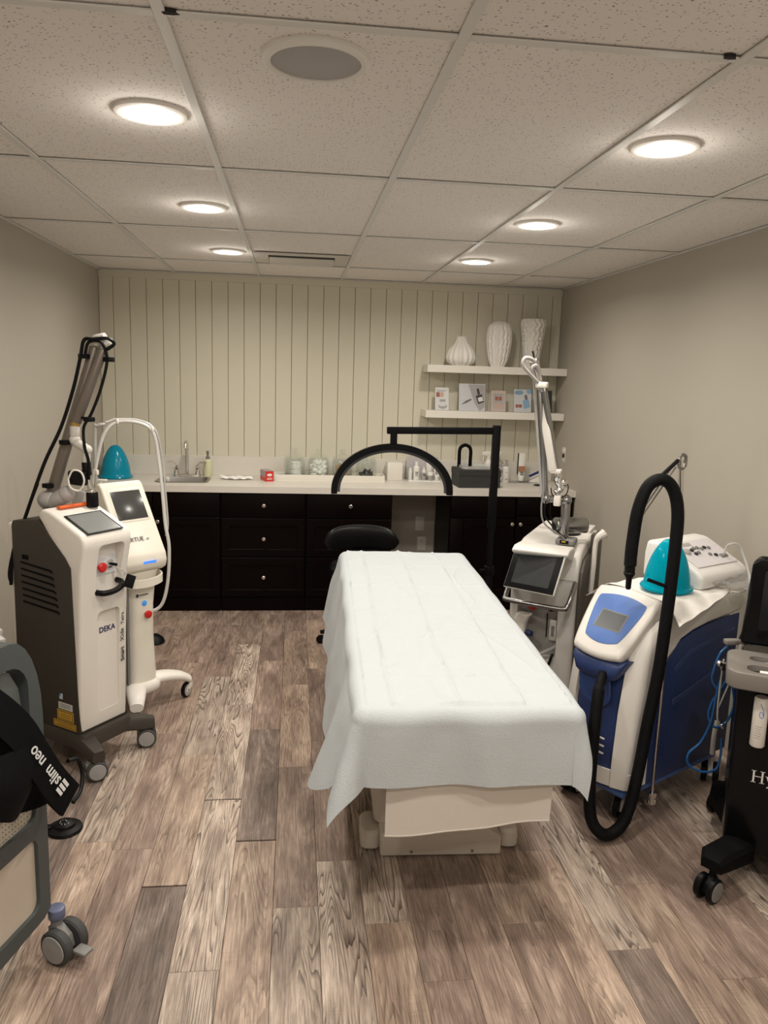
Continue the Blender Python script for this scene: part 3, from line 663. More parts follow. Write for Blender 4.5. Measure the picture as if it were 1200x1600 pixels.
# right hand bottles
def spray(label, loc, rz, m, low):
    t = thing('spray_bottle', label, 'spray bottle', loc, rz, 'trigger spray bottles')
    B().loft([[(x, y, zz) for x, y in rrect(w_, d_, .018)] for zz, w_, d_ in ((0, .066, .05), (.004, .072, .055), (.12, .072, .055), (.15, .05, .045), (.17, .03, .03))]).build('body', m, t)
    B().box((-.0365, -.028, .018), (.0365, .028, .055), .002, 1).build('label_band', low, t)
    B().cyl((0, 0, .168), (0, 0, .195), .015).build('collar', WHITE, t)
    B().prism([(-.055, .225), (-.058, .205), (-.02, .20), (-.014, .19), (.016, .19), (.030, .215), (.028, .232), (-.02, .238)], 'y', -.011, .011, .003, 2).build('spray_head', WHITE, t)
    B().tube([(-.030, 0, .205), (-.042, 0, .185), (-.040, 0, .165)], .005, 8).build('trigger', WHITE, t)
    return t
ORL = mat('label_orange', (.55, .33, .06), .5)
spray('white trigger spray bottle with orange label behind the storage box', (1.775, 4.22, CZ), 5, BW, ORL)
spray('second trigger spray bottle behind the black lamp pole', (1.855, 4.265, CZ), -8, LGREY, BW)
t = bottle('pump_bottle', 'slim white pump bottle beside the black lamp pole', (1.905, 4.17, CZ), [(.024, 0), (.026, .004), (.026, .115), (.014, .125)], BW, [(.013, 0), (.013, .018), (.006, .02), (.006, .04)], LGREY, lines=[(.0264, .08, .083, 20), (.0264, .03, .032, 24), (.0264, .023, .025, 24)])
B().box((-.008, -.03, .165), (.008, .012, .176), .002, 1).build('pump_head', LGREY, t)
t = thing('foil_pack', 'crinkled silver foil pack between the bottles', 'foil pack', (1.845, 4.17, CZ), 12)
B().grid(lambda u, v: (-.035+.07*u, .006*math.sin(11*u+5*v)+.004*math.sin(17*v), .003+.155*v), 10, 18, .003).build('foil', CHROME, t, ang=10)
tubeprod('cream_tube', 'tall white cream tube with copper band standing near the corner', (2.035, 4.20, CZ+.012), .062, .215, BW, BW, 6, (.075, .115, mat('copper_label', (.42, .20, .10), .4)), True)
t = thing('acrylic_stand', 'clear acrylic stand under the tall cream tube', 'stand', (2.03, 4.21, CZ), 0)
b = B(); b.box((-.13, -.06, 0), (.13, .06, .004)); b.box((-.05, -.045, .004), (.05, .045, .010)); b.build('base', ACRYL, t, False)
B().box((.052, -.045, .004), (.056, .05, .13)).build('side_panel', ACRYL, t, False)
t = thing('device_cradle', 'white handset with navy face leaning in a holder by the wall', 'handset', (2.165, 4.19, CZ), -20)
B().box((-.075, -.012, -.016), (.075, .012, .016), .006, 2, Matrix.Translation((0, 0, .075)) @ Matrix.Rotation(R(-28), 4, 'Y')).build('body', WHITE, t)
B().box((-.07, -.0135, -.004), (.06, -.0115, .015), 0, 1, Matrix.Translation((0, 0, .075)) @ Matrix.Rotation(R(-28), 4, 'Y')).build('navy_face', MATS['navy_plastic'], t, False)
b = B(); b.prism([(-.07, 0), (.06, 0), (.06, .075), (-.045, .02)], 'y', -.002, .03, .002, 1); b.build('holder', WHITE, t)
o = B().lathe([(.045, 0), (.047, .004), (.03, .009), (.004, .010)], 24).build('black_puck', BLACK, loc=(2.13, 4.02, CZ)); tag(o, 'flat round black puck on the counter near the corner', 'puck')

# ================================================================== treatment table
BEIGE = mat('beige_plastic', (.60, .535, .47), .45)
SHEET = mat('crepe_paper', (.555, .592, .615), .85, spec=.2, bump=.9, bscale=240)
LINEN = mat('cream_fabric', (.70, .645, .58), .85, spec=.2, bump=.2, bscale=500)
t = thing('treatment_table', 'white treatment table on a beige pedestal base, draped in sheets', 'treatment table', (.85, 1.5, 0), -2)
hw, hl, TZ = .345, 1.045, .712
B().loft([[(x, y, z) for x, y in rrect(2*hw-.05+q, 2*hl-.05+q, .10, 6)] for z, q in ((.600, .0), (.606, .03), (.62, .04), (.685, .04), (.700, .03), (TZ, 0))]).build('cushion', mat('vinyl_cream', (.72, .68, .61), .5), t)
B().loft([[(x, y, z) for x, y in rrect(w_, d_, .10, 6, -.01, -.02)] for z, w_, d_ in ((.44, .42, 1.5), (.46, .48, 1.74), (.52, .55, 1.92), (.597, .58, 1.96), (.5995, .56, 1.94))]).build('top_frame', BEIGE, t)
B().loft([[(x, y, z) for x, y in rrect(w_, d_, .05, 5, -.015, -.05)] for z, w_, d_ in ((.09, .47, 1.20), (.12, .46, 1.18), (.30, .42, 1.0), (.445, .40, .95))]).build('pedestal', BEIGE, t)
b = B(); b.prism([(-.232, 0.004), (.205, 0.004), (.205, .075), (.14, .118), (-.165, .118), (-.232, .09)], 'y', -.715, .62, .008, 3); b.build('base_plate', BEIGE, t)
for s, x in ((-1, -.235), (1, .215)):
    for y in (-.60, .5):
        B().loft([[(x+s*.028+px, y+py, z) for px, py in rrect(w_, .15*w_/.075, .03, 5)] for z, w_ in ((.006, .066), (.010, .075), (.062, .075), (.075, .066), (.080, .045))]).build('stabiliser_foot', BEIGE, t)
b = B()
for x in (-.12, .10): b.cyl((x, -.7155, .022), (x, -.718, .022), .005, n=10)
b.build('screw', STEEL, t)

def drape(d, r, fl):
    a = r*PI/2
    if d <= a: th = d/r; return r*math.sin(th), r*(1-math.cos(th))
    return r+(d-a)*math.sin(fl), r+(d-a)*math.cos(fl)
def sheet_fn(hw, hl, top, dl, dr, df, dh, r, crease, wr, seed, fln=.05, side=.20, far_fl=.1, rag=0):
    def fn(u, v):
        q = -hl-df+(2*hl+df+dh)*v
        k_ = max(0, min(1, (q+hl+.10)/.32)); dl_ = dl*(.64+.36*k_*k_*(3-2*k_)); a = -hw-dl_+(2*hw+dl_+dr)*u
        da = max(0, abs(a)-hw); db = max(0, abs(q)-hl)
        sx = -1 if a < 0 else 1; sy = -1 if q < 0 else 1
        x = max(-hw, min(hw, a)); y = max(-hl, min(hl, q)); z = top
        nz = noise.noise(Vector((a*5+seed, q*4, seed)))
        flx = side+.05*noise.noise(Vector((q*3.1, seed, 2)))
        if sx < 0: flx += .16*math.exp(-((q+hl-.20)/.22)**2)
        fly = (fln if sy < 0 else far_fl)+.10*noise.noise(Vector((a*4.2, seed+4, 7)))
        if da and db:
            d = math.hypot(da, db); th = math.atan2(da, db)
            fl = fly+(flx-fly)*(th/(PI/2))+(.22 if sx < 0 else .10)*math.sin(2*th)**2
            o, dr_ = drape(d, r, fl); x += sx*o*math.sin(th); y += sy*o*math.cos(th); z -= dr_
        elif da:
            o, dr_ = drape(da, r, flx); x += sx*o; z -= dr_
            x += sx*.005*min(1, da/.1)*math.sin(q*13+2*nz)
        elif db:
            o, dr_ = drape(db, r, fly); y += sy*o; z -= dr_
            y += sy*.008*min(1, db/.1)*math.sin(a*21+2*nz)
        k = 0
        for ca in crease[0]: k += .007*math.exp(-abs(a-ca-.006*math.sin(q*3))/.006)
        for cq in crease[1]: k += .006*math.exp(-abs(q-cq-.01*math.sin(a*4+cq*9))/.006)
        k += .0045*math.exp(-abs(noise.noise(Vector((a*3.6+seed, q*2.1, 9))))/.035)+.003*math.exp(-abs(noise.noise(Vector((a*2.3, q*5.2+seed, 4))))/.03)
        w_ = wr*(nz+.5*noise.noise(Vector((a*13, q*10, seed+3))))
        if da == 0 and db == 0: z += max(0, k+w_+wr*.6)
        else:
            x += sx*w_*.6*(da > 0); y += sy*w_*.6*(db > 0)
        return (x, y, z)
    return fn
fn = sheet_fn(hw-.028, hl-.012, .7175, .42, .16, .265, .09, .045, ((-.235, -.03, .165), (-.80, -.45, -.08, .32, .7)), .0060, 3.3)
o = B().grid(fn, 230, 340, .0012).build('paper_sheet', SHEET, loc=(.85, 1.5, 0), rot=(0, 0, R(-2)), ang=70); tag(o, 'white crepe paper sheet with fold creases covering the treatment table', 'sheet')
def under(u, v):
    a = -.232+.50*u; q = .72*v
    fl = .02
    x = a; y = -hl+.05+.25-q if q < .25 else None
    if q < .25: return (x, -hl+.022+.25-q, TZ+.0015)
    d = q-.25
    o_, dr_ = drape(d*(1+.05*math.sin(u*2.7+.3)), .025, -.015+.02*math.sin(5.5*u+.6))
    skew = -.018*(u < .5)*(1-2*u)*(d > .1)
    hem = .05*(1-u)**2*max(0, (d-.1)/.37)
    return (x+skew+.006*math.sin(9*d)*math.sin(9*u), -hl+.022-o_-.004*math.sin(13*u)*min(1, d*4), TZ+.0015-dr_-hem)
o = B().grid(lambda u, v: under(u, v*.885), 60, 60, .0016).build('linen_sheet', LINEN, loc=(.85, 1.5, 0), rot=(0, 0, R(-2)), ang=70); tag(o, 'cream fabric sheet hanging below the paper at the foot of the table', 'sheet')
B().tube([(under(i/40, .885)[0], under(i/40, .885)[1], under(i/40, .885)[2]) for i in range(41)], .003, 6, 2).build('hem', LINEN, o)

# stool at the head end
t = thing('stool', 'black padded rolling stool with a curved backrest behind the treatment table', 'stool', (.70, 2.98, 0), 0)
VIN = mat('black_vinyl', (.004, .004, .0045), .30, spec=.30, bump=.1, bscale=120)
B().lathe([(.10, .46), (.19, .465), (.205, .485), (.205, .52), (.19, .54), (.02, .548)], 40).build('seat', VIN, t)
rings = []
for k in range(19):
    q = -1+2*k/18; x = .235*q; e = (1-abs(q)**5)**.5 if abs(q) < 1 else 0
    e = max(.12, e); hh = .078*e; th = .030*e; zc = .685-.022*q*q+.0; yc = .13-.05*q*q
    rings.append([(x, yc+th*math.copysign(abs(math.cos(2*PI*j/20))**.6, math.cos(2*PI*j/20)), zc+hh*math.copysign(abs(math.sin(2*PI*j/20))**.6, math.sin(2*PI*j/20))) for j in range(20)])
B().loft(rings).build('backrest', VIN, t, ang=60)
B().tube([(0, .05, .45), (0, .17, .47), (0, .20, .56), (0, .165, .68)], .014, 10).build('back_bar', BLACK, t)
B().cyl((0, 0, .10), (0, 0, .46), .025).build('gas_lift', CHROME, t)
for k in range(5):
    a = R(90+72*k); c, s = math.cos(a), math.sin(a)
    o = B().tube([(0, 0, .11), (.14*c, .14*s, .10), (.26*c, .26*s, .075)], lambda q: .02-.007*q, 8).build('leg', BLACK, t)
    B().cyl((.26*c-.012*s, .26*s+.012*c, .0275), (.26*c+.012*s, .26*s-.012*c, .0275), .0275, n=16, bev=.004).build('caster', BLACK, o)

# half-moon lamp on a stand
t = thing('half_moon_lamp', 'black half-moon lamp hanging from a tall black stand', 'lamp', (1.455, 2.80, 0))
MB = mat('black_metal', (.0036, .0036, .004), .5, spec=.14)
px, top = 0.0, 1.40
B().cyl((0, 0, .012), (0, 0, .56), .021, bev=.002).build('lower_pole', MB, t); B().cyl((0, 0, .52), (0, 0, .9), .0165).build('middle_pole', MB, t)
B().box((-.0215, -.0215, .80), (.0215, .0215, 1.425), .004, 2).build('upper_pole', MB, t)
o = B().cyl((0, 0, .52), (0, 0, .575), .030, bev=.003).build('clamp', MB, t); B().cyl((-.02, 0, .548), (-.06, -.01, .548), .010, n=12).build('knob', MB, o)
B().lathe([(.19, 0), (.20, .004), (.20, .018), (.17, .024), (.03, .032)], 40).build('base_disc', MB, t)
B().box((-.625, -.018, 1.372), (.0215, .018, 1.412), .004, 2, Matrix.Translation((0, 0, 0)) @ Matrix.Rotation(R(-1.0), 4, 'Y')).build('boom', MB, t)
B().box((-.628, -.016, 1.29), (-.59, .016, 1.39), .004, 2).build('hanger', MB, t)
pts = []
for k in range(41):
    a = R(-4+188*k/40); pts.append((-.607+.342*math.cos(a)*(1+.0*k), 0, 1.025+.262*math.sin(a)))
o = B().ribbon([pts[0]]+pts+[pts[-1]], .034, .040, up=(0, 1, 0), smooth=False).build('arch', MB, t)
b = B(); inner = [(-.607+.319*math.cos(R(-2+184*k/40)), 0, 1.025+.239*math.sin(R(-2+184*k/40))) for k in range(41)]
b.ribbon(inner, .022, .004, up=(0, 1, 0), smooth=False).build('light_strip', mat('diffuser_off', (.05, .05, .05), .4), o)

# ================================================================== casters
def caster(par, loc, rz, r=.04, w=.022, twin=True, wm=None, hub=None, fork=None, fh=.03, brake=False, off=None):
    """twin-wheel caster: fork > wheels, hubs"""
    off = r*.55 if off is None else off
    m = Matrix.Translation(Vector(loc)) @ Matrix.Rotation(R(rz), 4, 'Z')
    fb = B()
    fb.cyl((off, 0, r*1.2), (off, 0, r*2+fh), r*.32, n=16)
    gap = w*.45 if twin else w*.62
    fb.prism([(-r*.55, r*.75), (-r*.35, r*1.45), (off*.6, r*1.95), (off+r*.42, r*1.75), (off+r*.4, r*1.15), (0, r*.7)], 'y', -gap, gap, r*.06, 2)
    if brake: fb.box((-r*1.75, -w*.6, r*.75), (-r*.85, w*.6, r*.95), r*.06, 2)
    for v in fb.bm.verts: v.co = m @ v.co
    o = fb.build('caster', fork or GREYP, par)
    for s in ((-1, 1) if twin else (0,)):
        y = s*(gap+w/2+.001)
        wb = B().lathe([(r*.5, -w/2), (r*.9, -w/2), (r, -w*.32), (r, w*.32), (r*.9, w/2), (r*.5, w/2)], 28, mtx=m @ Matrix.Translation((0, y, r)) @ Matrix.Rotation(PI/2, 4, 'X'))
        wo = wb.build('wheel', wm or RUBBER, o)
        hb = B().lathe([(r*.80, -w*.52), (r*.76, -w*.60), (r*.2, -w*.62), (r*.05, -w*.66)], 24, mtx=m @ Matrix.Translation((0, y, r)) @ Matrix.Rotation(PI/2, 4, 'X') @ (Matrix.Identity(4) if s >= 0 else Matrix.Rotation(PI, 4, 'X')))
        hb.build('hub', hub or GREYP, o)
        if s == 0: B().lathe([(r*.80, -w*.52), (r*.76, -w*.60), (r*.2, -w*.62), (r*.05, -w*.66)], 24, mtx=m @ Matrix.Translation((0, y, r)) @ Matrix.Rotation(PI/2, 4, 'X') @ Matrix.Rotation(PI, 4, 'X')).build('hub', hub or GREYP, o)
    return o

# ================================================================== grey and white laser with articulated arm (left)
t = thing('laser_machine', 'white and dark grey laser machine with articulated arm by the left wall', 'laser machine', (-.596, 1.463, 0), 55)
W_ = .255
shellp = [(.012, .168), (-.004, .55), (-.022, .86), (-.048, .975), (-.045, 1.005), (-.03, 1.027), (.10, 1.085), (.15, 1.105), (.195, 1.113), (.225, 1.085), (.10, .93), (.05, .86), (.05, .168)]
sh = B().prism(shellp, 'x', 0, W_, .016, 4, ang=12).build('front_shell', WHITE, t, ang=45)
cb = B(); cb.loft([[(x, -.10, z) for x, z in rrect(.145, .235, .025, 5, .148, .862)], [(x, .006, z) for x, z in rrect(.130, .215, .022, 5, .148, .862)]]); cut(sh, cb)
cb = B(); cb.loft([[(x, -.10, z) for x, z in rrect(.130, .46, .02, 5, .150, .46)], [(x, .010, z) for x, z in rrect(.118, .445, .02, 5, .150, .46)]]); cut(sh, cb)
body = B().prism([(.012, .168), (.030, .885), (.06, .925), (.165, 1.02), (.215, 1.058), (.235, 1.062), (.375, 1.045), (.385, 1.03), (.395, .168)], 'x', -.0035, W_+.0035, .004, 2).build('dark_body', TAUPE, t)
B().box((.004, .386, .20), (W_-.004, .425, 1.03), .012, 3).build('rear_cover', WHITE, t)
for i in range(7):
    z = .868-i*.0285; y0 = .335-.001*i; y1 = .135-.0055*i
    o = B().prism([(y0, z+.006), (y1+.012, z+.000-.006), (y1, z-.016), (y1+.003, z-.020), (y1+.018, z-.014), (y0, z-.001)], 'x', -.0055, -.001, 0).build('vent_slot', BLACKM, body, False)
B().box((-.0055, .285, .885), (-.003, .325, .905), .001, 1).build('lock_plate', BLACKM, body)
# labels low on the dark side
YEL = mat('label_yellow', (.62, .36, .03), .5); WL = mat('label_white', (.62, .61, .58), .5)
def lab_box(y0, y1, z0, z1, m, d, nm='warning_label'): return B().box((-.0035-d, y0, z0), (-.0033, y1, z1)).build(nm, m, body, False)
lab_box(.05, .135, .262, .292, WL, .0012, 'serial_label')
lab_box(.045, .145, .212, .257, YEL, .0008); lab_box(.050, .140, .216, .253, INK, .0010); lab_box(.053, .137, .219, .250, YEL, .0012)
lab_box(.032, .170, .178, .207, YEL, .0008); lab_box(.036, .166, .182, .203, INK, .0010); lab_box(.039, .163, .185, .200, YEL, .0012)
for z in (.27, .277, .284): lab_box(.06, .125, z, z+.0016, INK, .0015, 'print_line')
for z in (.226, .233, .240): lab_box(.062, .125, z, z+.0016, INK, .0015, 'print_line')
for z in (.189, .194): lab_box(.05, .15, z, z+.0014, INK, .0015, 'print_line')
BLU = mat('label_blue', (.10, .25, .62), .5)
B().prism(circ(.118, .318, .012, 16), 'x', -.0045, -.0033).build('round_label', BLU, body, False); B().prism(circ(.113, .325, .006, 10), 'x', -.0050, -.0033).build('label_figure', WL, body, False); B().prism([(.108, .306), (.128, .306), (.124, .319), (.110, .319)], 'x', -.0050, -.0033).build('label_figure', WL, body, False)
# tilted screen
SM = Matrix.Translation((0, .0305, 1.0565)) @ Matrix.Rotation(R(24), 4, 'X')
o = B().box((.030, -.075, -.001), (.218, .075, .003), .001, 1, SM).build('touch_screen', BLACK, t)
B().box((.040, -.068, .0025), (.208, .068, .0036), 0, 1, SM).build('display', SCREENL, o, False)
B().box((.05, .142, 1.107), (.20, .168, 1.121), .006, 3).build('orange_handle', mat('orange_plastic', (.72, .12, .02), .35), t)
# niche with emergency stop, key and handle
B().box((.10, .001, .835), (.205, .007, .915), .002, 1).build('key_plate', mat('plate_pale', (.72, .73, .76), .35), t)
o = B().lathe([(.010, 0), (.010, .012), (.020, .014), (.021, .022), (.016, .028), (.003, .030)], 20, mtx=Matrix.Translation((.118, .001, .872)) @ Matrix.Rotation(PI/2, 4, 'X')).build('stop_button', RED, t)
B().lathe([(.018, 0), (.018, .010), (.013, .012)], 20, mtx=Matrix.Translation((.170, .001, .878)) @ Matrix.Rotation(PI/2, 4, 'X')).build('key_switch', CHROME, t)
o = B().box((.164, -.045, .872), (.176, .020, .884), .004, 2).build('key', BLACK, t)
B().tube([(.172, -.035, .872), (.185, -.055, .855), (.20, -.06, .835), (.19, -.05, .825), (.178, -.04, .85), (.172, -.035, .868)], .0012, 6).build('key_ring', CHROME, o)
B().box((-.022, -.008, -.028), (.022, .008, .028), .003, 2, Matrix.Translation((.215, -.070, .800)) @ Matrix.Rotation(R(25), 4, 'Y')).build('padlock', BLACK, t)
B().tube([(.085, .02, .775), (.088, -.02, .770), (.105, -.045, .769), (.15, -.052, .772), (.195, -.045, .784), (.212, -.02, .794), (.214, .02, .798)], .0125, 10).build('pull_handle', BLACK, t)
NAVY = mat('ink_navy', (.02, .025, .10), .5)
text('brand_plate_text', 'DEKA', .034, NAVY, t, (.112, .0085, .583), bold=.0006)
text('model_text', 'Smart', .027, INK, t, (.232, -.0065, .430), rot=(PI/2, -PI/2, 0), bold=.0006)
text('model_text', 'Xide', .030, INK, t, (.232, -.0085, .522), rot=(PI/2, -PI/2, 0))
text('model_text', 'Tetra', .024, INK, t, (.232, -.0105, .598), rot=(PI/2, -PI/2, 0))
# base frame and casters
B().loft([[(x, y, z) for x, y in rrect(w_, d_, .03, 5, .1275, .195)] for z, w_, d_ in ((.098, .25, .40), (.105, .275, .43), (.150, .275, .43), (.167, .262, .415))]).build('base_frame', TAUPE, t)
for cx, cy, ex, ey, rz in ((-.004, -.080, .03, .03, 149), (.325, -.035, .21, .05, 135), (-.02, .42, .03, .38, 90), (.28, .42, .23, .38, 90)):
    d_ = Vector((cx-ex, cy-ey, 0)).normalized(); s_ = Vector((-d_.y, d_.x, 0)); rings = []
    for p, w_, h0, h1 in ((Vector((ex, ey, 0))-d_*.05, .050, .100, .166), (Vector((ex, ey, 0)), .046, .098, .162), (Vector(((ex+cx)/2, (ey+cy)/2, 0)), .040, .095, .152), (Vector((cx, cy, 0)), .034, .084, .142), (Vector((cx, cy, 0))+d_*.034, .026, .086, .132)):
        rings.append([p+s_*w_*a+Vector((0, 0, h0+(h1-h0)*b_)) for a, b_ in ((-1, .15), (-.8, 0), (.8, 0), (1, .15), (1, .7), (.72, 1), (-.72, 1), (-1, .7))])
    o = B().loft(rings).build('corner_leg', TAUPE, t)
    caster(t, (cx, cy, 0), rz, .043, .024, True, RUBBER, HUB, GREYP, .0)
# articulated arm, knuckle by knuckle (world points brought into the local frame)
ca, sa = math.cos(R(55)), math.sin(R(55))
def LD(x, y, z): dx, dy = x+.596, y-1.463; return (dx*ca+dy*sa, -dx*sa+dy*ca, z)
ARM = mat('arm_grey_brown', (.20, .17, .145), .38, .35); ARML = mat('arm_light', (.62, .59, .54), .35)
arm = B().cyl(LD(-.760, 1.74, 1.150), LD(-.562, 1.74, 1.775), .026, .022, 20, .003).build('articulated_arm', ARM, t)
B().cyl(LD(-.645, 1.72, 1.46), LD(-.525, 1.72, 1.765), .023, .022, 20, .003).build('forearm_tube', ARM, arm)
b = B(); b.cyl(LD(-.765, 1.74, 1.06), LD(-.765, 1.74, 1.13), .035, bev=.005); b.ball(LD(-.772, 1.73, 1.125), .046, (1, 1, .9)); b.cyl(LD(-.76, 1.72, 1.11), LD(-.69, 1.70, 1.155), .034, bev=.008); b.ball(LD(-.69, 1.70, 1.155), .036)
b.build('shoulder_joint', LGREY, arm)
b = B(); b.ball(LD(-.552, 1.735, 1.795), .027, (1, 1, .8)); b.cyl(LD(-.562, 1.735, 1.80), LD(-.512, 1.725, 1.812), .024, bev=.006); b.ball(LD(-.512, 1.722, 1.79), .024); b.build('elbow_joint', ARML, arm)
b = B(); b.cyl(LD(-.650, 1.72, 1.445), LD(-.642, 1.72, 1.465), .019); b.build('brass_ring', mat('brass', (.62, .38, .12), .3, .9), arm)
b = B(); b.cyl(LD(-.652, 1.72, 1.40), LD(-.650, 1.72, 1.445), .020, bev=.003); b.ball(LD(-.652, 1.72, 1.385), .024); b.cyl(LD(-.648, 1.72, 1.375), LD(-.605, 1.715, 1.350), .019, bev=.004); b.ball(LD(-.602, 1.715, 1.345), .022); b.cyl(LD(-.604, 1.715, 1.34), LD(-.607, 1.715, 1.29), .017, bev=.003); b.build('wrist_joint', ARML, arm)
o = B().cyl(LD(-.607, 1.715, 1.292), LD(-.604, 1.712, 1.235), .019, bev=.003).build('handpiece', BLACK, arm)
b = B(); b.cyl(LD(-.604, 1.712, 1.235), LD(-.590, 1.71, 1.18), .014); b.cyl(LD(-.588, 1.71, 1.175), LD(-.586, 1.71, 1.13), .021, bev=.003); b.build('scanner_neck', CHROME, o)
b = B(); b.cbox(LD(-.640, 1.71, 1.225), (.050, .085, .062), .012, 3); b.build('scanner_head', BLACK, o)
B().tube([LD(-.67, 1.665, 1.225), LD(-.648, 1.66, 1.262), LD(-.615, 1.66, 1.255), LD(-.604, 1.66, 1.215), LD(-.625, 1.66, 1.178), LD(-.66, 1.66, 1.19), LD(-.67, 1.665, 1.225)], .004, 8).build('coiled_tube', WHITE, o)
b = B(); b.cyl(LD(-.586, 1.71, 1.165), LD(-.585, 1.71, 1.10), .025, bev=.004); b.build('holster', BLACK, t)
b = B(); b.cyl(LD(-.583, 1.71, 1.10), LD(-.583, 1.71, 1.04), .019, n=18, bev=.002); b.build('holster_cup', LGREY, t)
CBL = BLACK
B().tube([LD(-.93, 1.69, .76), LD(-.915, 1.69, .90), LD(-.86, 1.69, 1.05), LD(-.775, 1.695, 1.28), LD(-.700, 1.70, 1.44), LD(-.645, 1.70, 1.60), LD(-.612, 1.70, 1.73), LD(-.595, 1.70, 1.80), LD(-.555, 1.69, 1.805), LD(-.50, 1.69, 1.81), LD(-.475, 1.70, 1.79), LD(-.505, 1.70, 1.765)], .0075, 8).build('arm_cable', CBL, arm)
B().tube([LD(-.595, 1.71, 1.745), LD(-.58, 1.705, 1.79), LD(-.545, 1.70, 1.80), LD(-.52, 1.70, 1.785), LD(-.505, 1.70, 1.72), LD(-.535, 1.70, 1.60), LD(-.575, 1.70, 1.50), LD(-.608, 1.70, 1.44), LD(-.606, 1.695, 1.36), LD(-.592, 1.695, 1.30), LD(-.595, 1.70, 1.22)], .0065, 8).build('arm_cable', CBL, arm)
B().tube([LD(-.93, 1.69, .76), LD(-.935, 1.69, .82), LD(-.90, 1.69, .95), LD(-.80, 1.69, 1.20)], .005, 8).build('arm_cable', CBL, arm)
for p in ((-.60, 1.71, 1.735), (-.50, 1.705, 1.725), (-.585, 1.70, 1.475), (-.69, 1.71, 1.375), (-.765, 1.705, 1.19)):
    B().cbox(LD(*p), (.032, .04, .020), .004, 2).build('cable_clip', BLACK, arm)
B().cyl(LD(-.652, 1.722, 1.49), LD(-.595, 1.70, 1.475), .006, n=8).build('cable_tie', BLACK, arm)

# foot pedal
t = thing('foot_pedal', 'small round black foot pedal with white dots on the floor', 'pedal', (-.556, 1.040, 0), 10)
B().lathe([(.062, 0), (.064, .005), (.060, .012), (.040, .018), (.036, .028), (.022, .036), (.004, .038)], 32).build('pedal_body', BLACK, t)
b = B()
for k in range(9): b.cyl((.02*math.cos(k*.7)*(.4+.07*k), .02*math.sin(k*.7)*(.4+.07*k)-.008, .030), (.02*math.cos(k*.7)*(.4+.07*k), .02*math.sin(k*.7)*(.4+.07*k)-.008, .0385), .0012, n=6)
b.build('grip_dots', mat('dot_white', (.8, .8, .8), .5), t)
B().box((-.13, -.014, .004), (-.045, .014, .024), .005, 2).build('neck', BLACK, t)
B().tube([(-.13, 0, .012), (-.22, .03, .006), (-.32, .02, .006), (-.42, .06, .006)], .005, 8).build('cord', BLACK, t)

# ================================================================== cream column device with arched hose holder
t = thing('column_device', 'cream column device with tilted screen and blue light beside the laser', 'medical device', (-.505, 2.115, 0), 45)
def ell(w_, d_, cy, z, n=28, p=.62):
    return [(w_/2*math.copysign(abs(math.cos(2*PI*k/n))**p, math.cos(2*PI*k/n)), cy+d_/2*math.copysign(abs(math.sin(2*PI*k/n))**p, math.sin(2*PI*k/n)), z) for k in range(n)]
B().loft([ell(.165, .20, .005, .165), ell(.165, .20, .005, .20), ell(.155, .19, .01, .40), ell(.158, .195, .01, .55), ell(.175, .20, .01, .63), ell(.20, .21, .012, .69), ell(.222, .225, .010, .73)]).build('column', CREAM, t, ang=50)
B().prism([(-.080, .722), (-.112, .742), (-.120, .775), (-.112, .812), (-.075, .872), (.074, 1.128), (.090, 1.143), (.112, 1.143), (.138, 1.115), (.142, .86), (.128, .722)], 'x', -.116, .116, .026, 5, ang=8).build('head', CREAM, t, ang=60)
# screen tilted back on the head
SV = Matrix.Translation((0, .022, 1.038)) @ Matrix.Rotation(R(-30.2), 4, 'X')
B().box((-.096, -.003, -.092), (.096, .03, .092), .010, 3, SV).build('bezel', CREAM, t)
B().box((-.082, -.0045, -.076), (.082, .001, .074), .002, 2, SV).build('display', mat('display_dark', (.055, .055, .053), .2), t)
text('brand_text', 'VIRTUE', .030, INK, t, (-.082, -.0765, .878), rot=(R(60), 0, 0), sx=1.0)
text('brand_text', 'RF', .014, INK, t, (.030, -.0765, .878), rot=(R(60), 0, 0))
B().box((-.020, -.1225, .772), (.050, -.117, .783), .0025, 2).build('blue_light_bar', mat('blue_led', (.02, .10, .9), .4, emit=(.03, .16, 1.0), estr=1.6), t)
# hand rail ring and front pocket
rp = [(-.085, .0, .69), (-.098, -.06, .688), (-.085, -.118, .682), (0, -.138, .680), (.085, -.118, .688), (.10, -.06, .70), (.088, .0, .705)]
P_ = catmull([Vector(q) for q in rp], 8); rings = [[p+Vector((0, 0, -.020)), p+Vector((0, 0, .020)), p*1.0+Vector((-p.x*.05, .006, .020)), p+Vector((-p.x*.05, .006, -.020))] for p in P_]
B().loft(rings).build('hand_rail', CREAM, t)
B().box((-.045, -.0915, .605), (-.033, -.088, .620), .001, 1).build('maker_mark', INK, t); B().box((-.028, -.0910, .609), (.02, -.088, .616)).build('maker_mark', GREYP, t)
B().lathe([(.014, 0), (.014, .005), (.010, .007), (.003, .0075)], 20, mtx=Matrix.Translation((.0, -.084, .568)) @ Matrix.Rotation(PI/2, 4, 'X')).build('power_button', mat('blue_ring', (.05, .3, .8), .3, emit=(.05, .4, 1), estr=.15), t)
B().lathe([(.012, 0), (.012, .012), (.019, .014), (.019, .022), (.012, .026), (.003, .027)], 20, mtx=Matrix.Translation((.012, -.084, .512)) @ Matrix.Rotation(PI/2, 4, 'X')).build('stop_button', RED, t)
B().prism([(-.088, .166), (-.075, .166), (-.072, .70), (-.085, .70)], 'y', -.07, -.058).build('side_seam', GREYP, t)
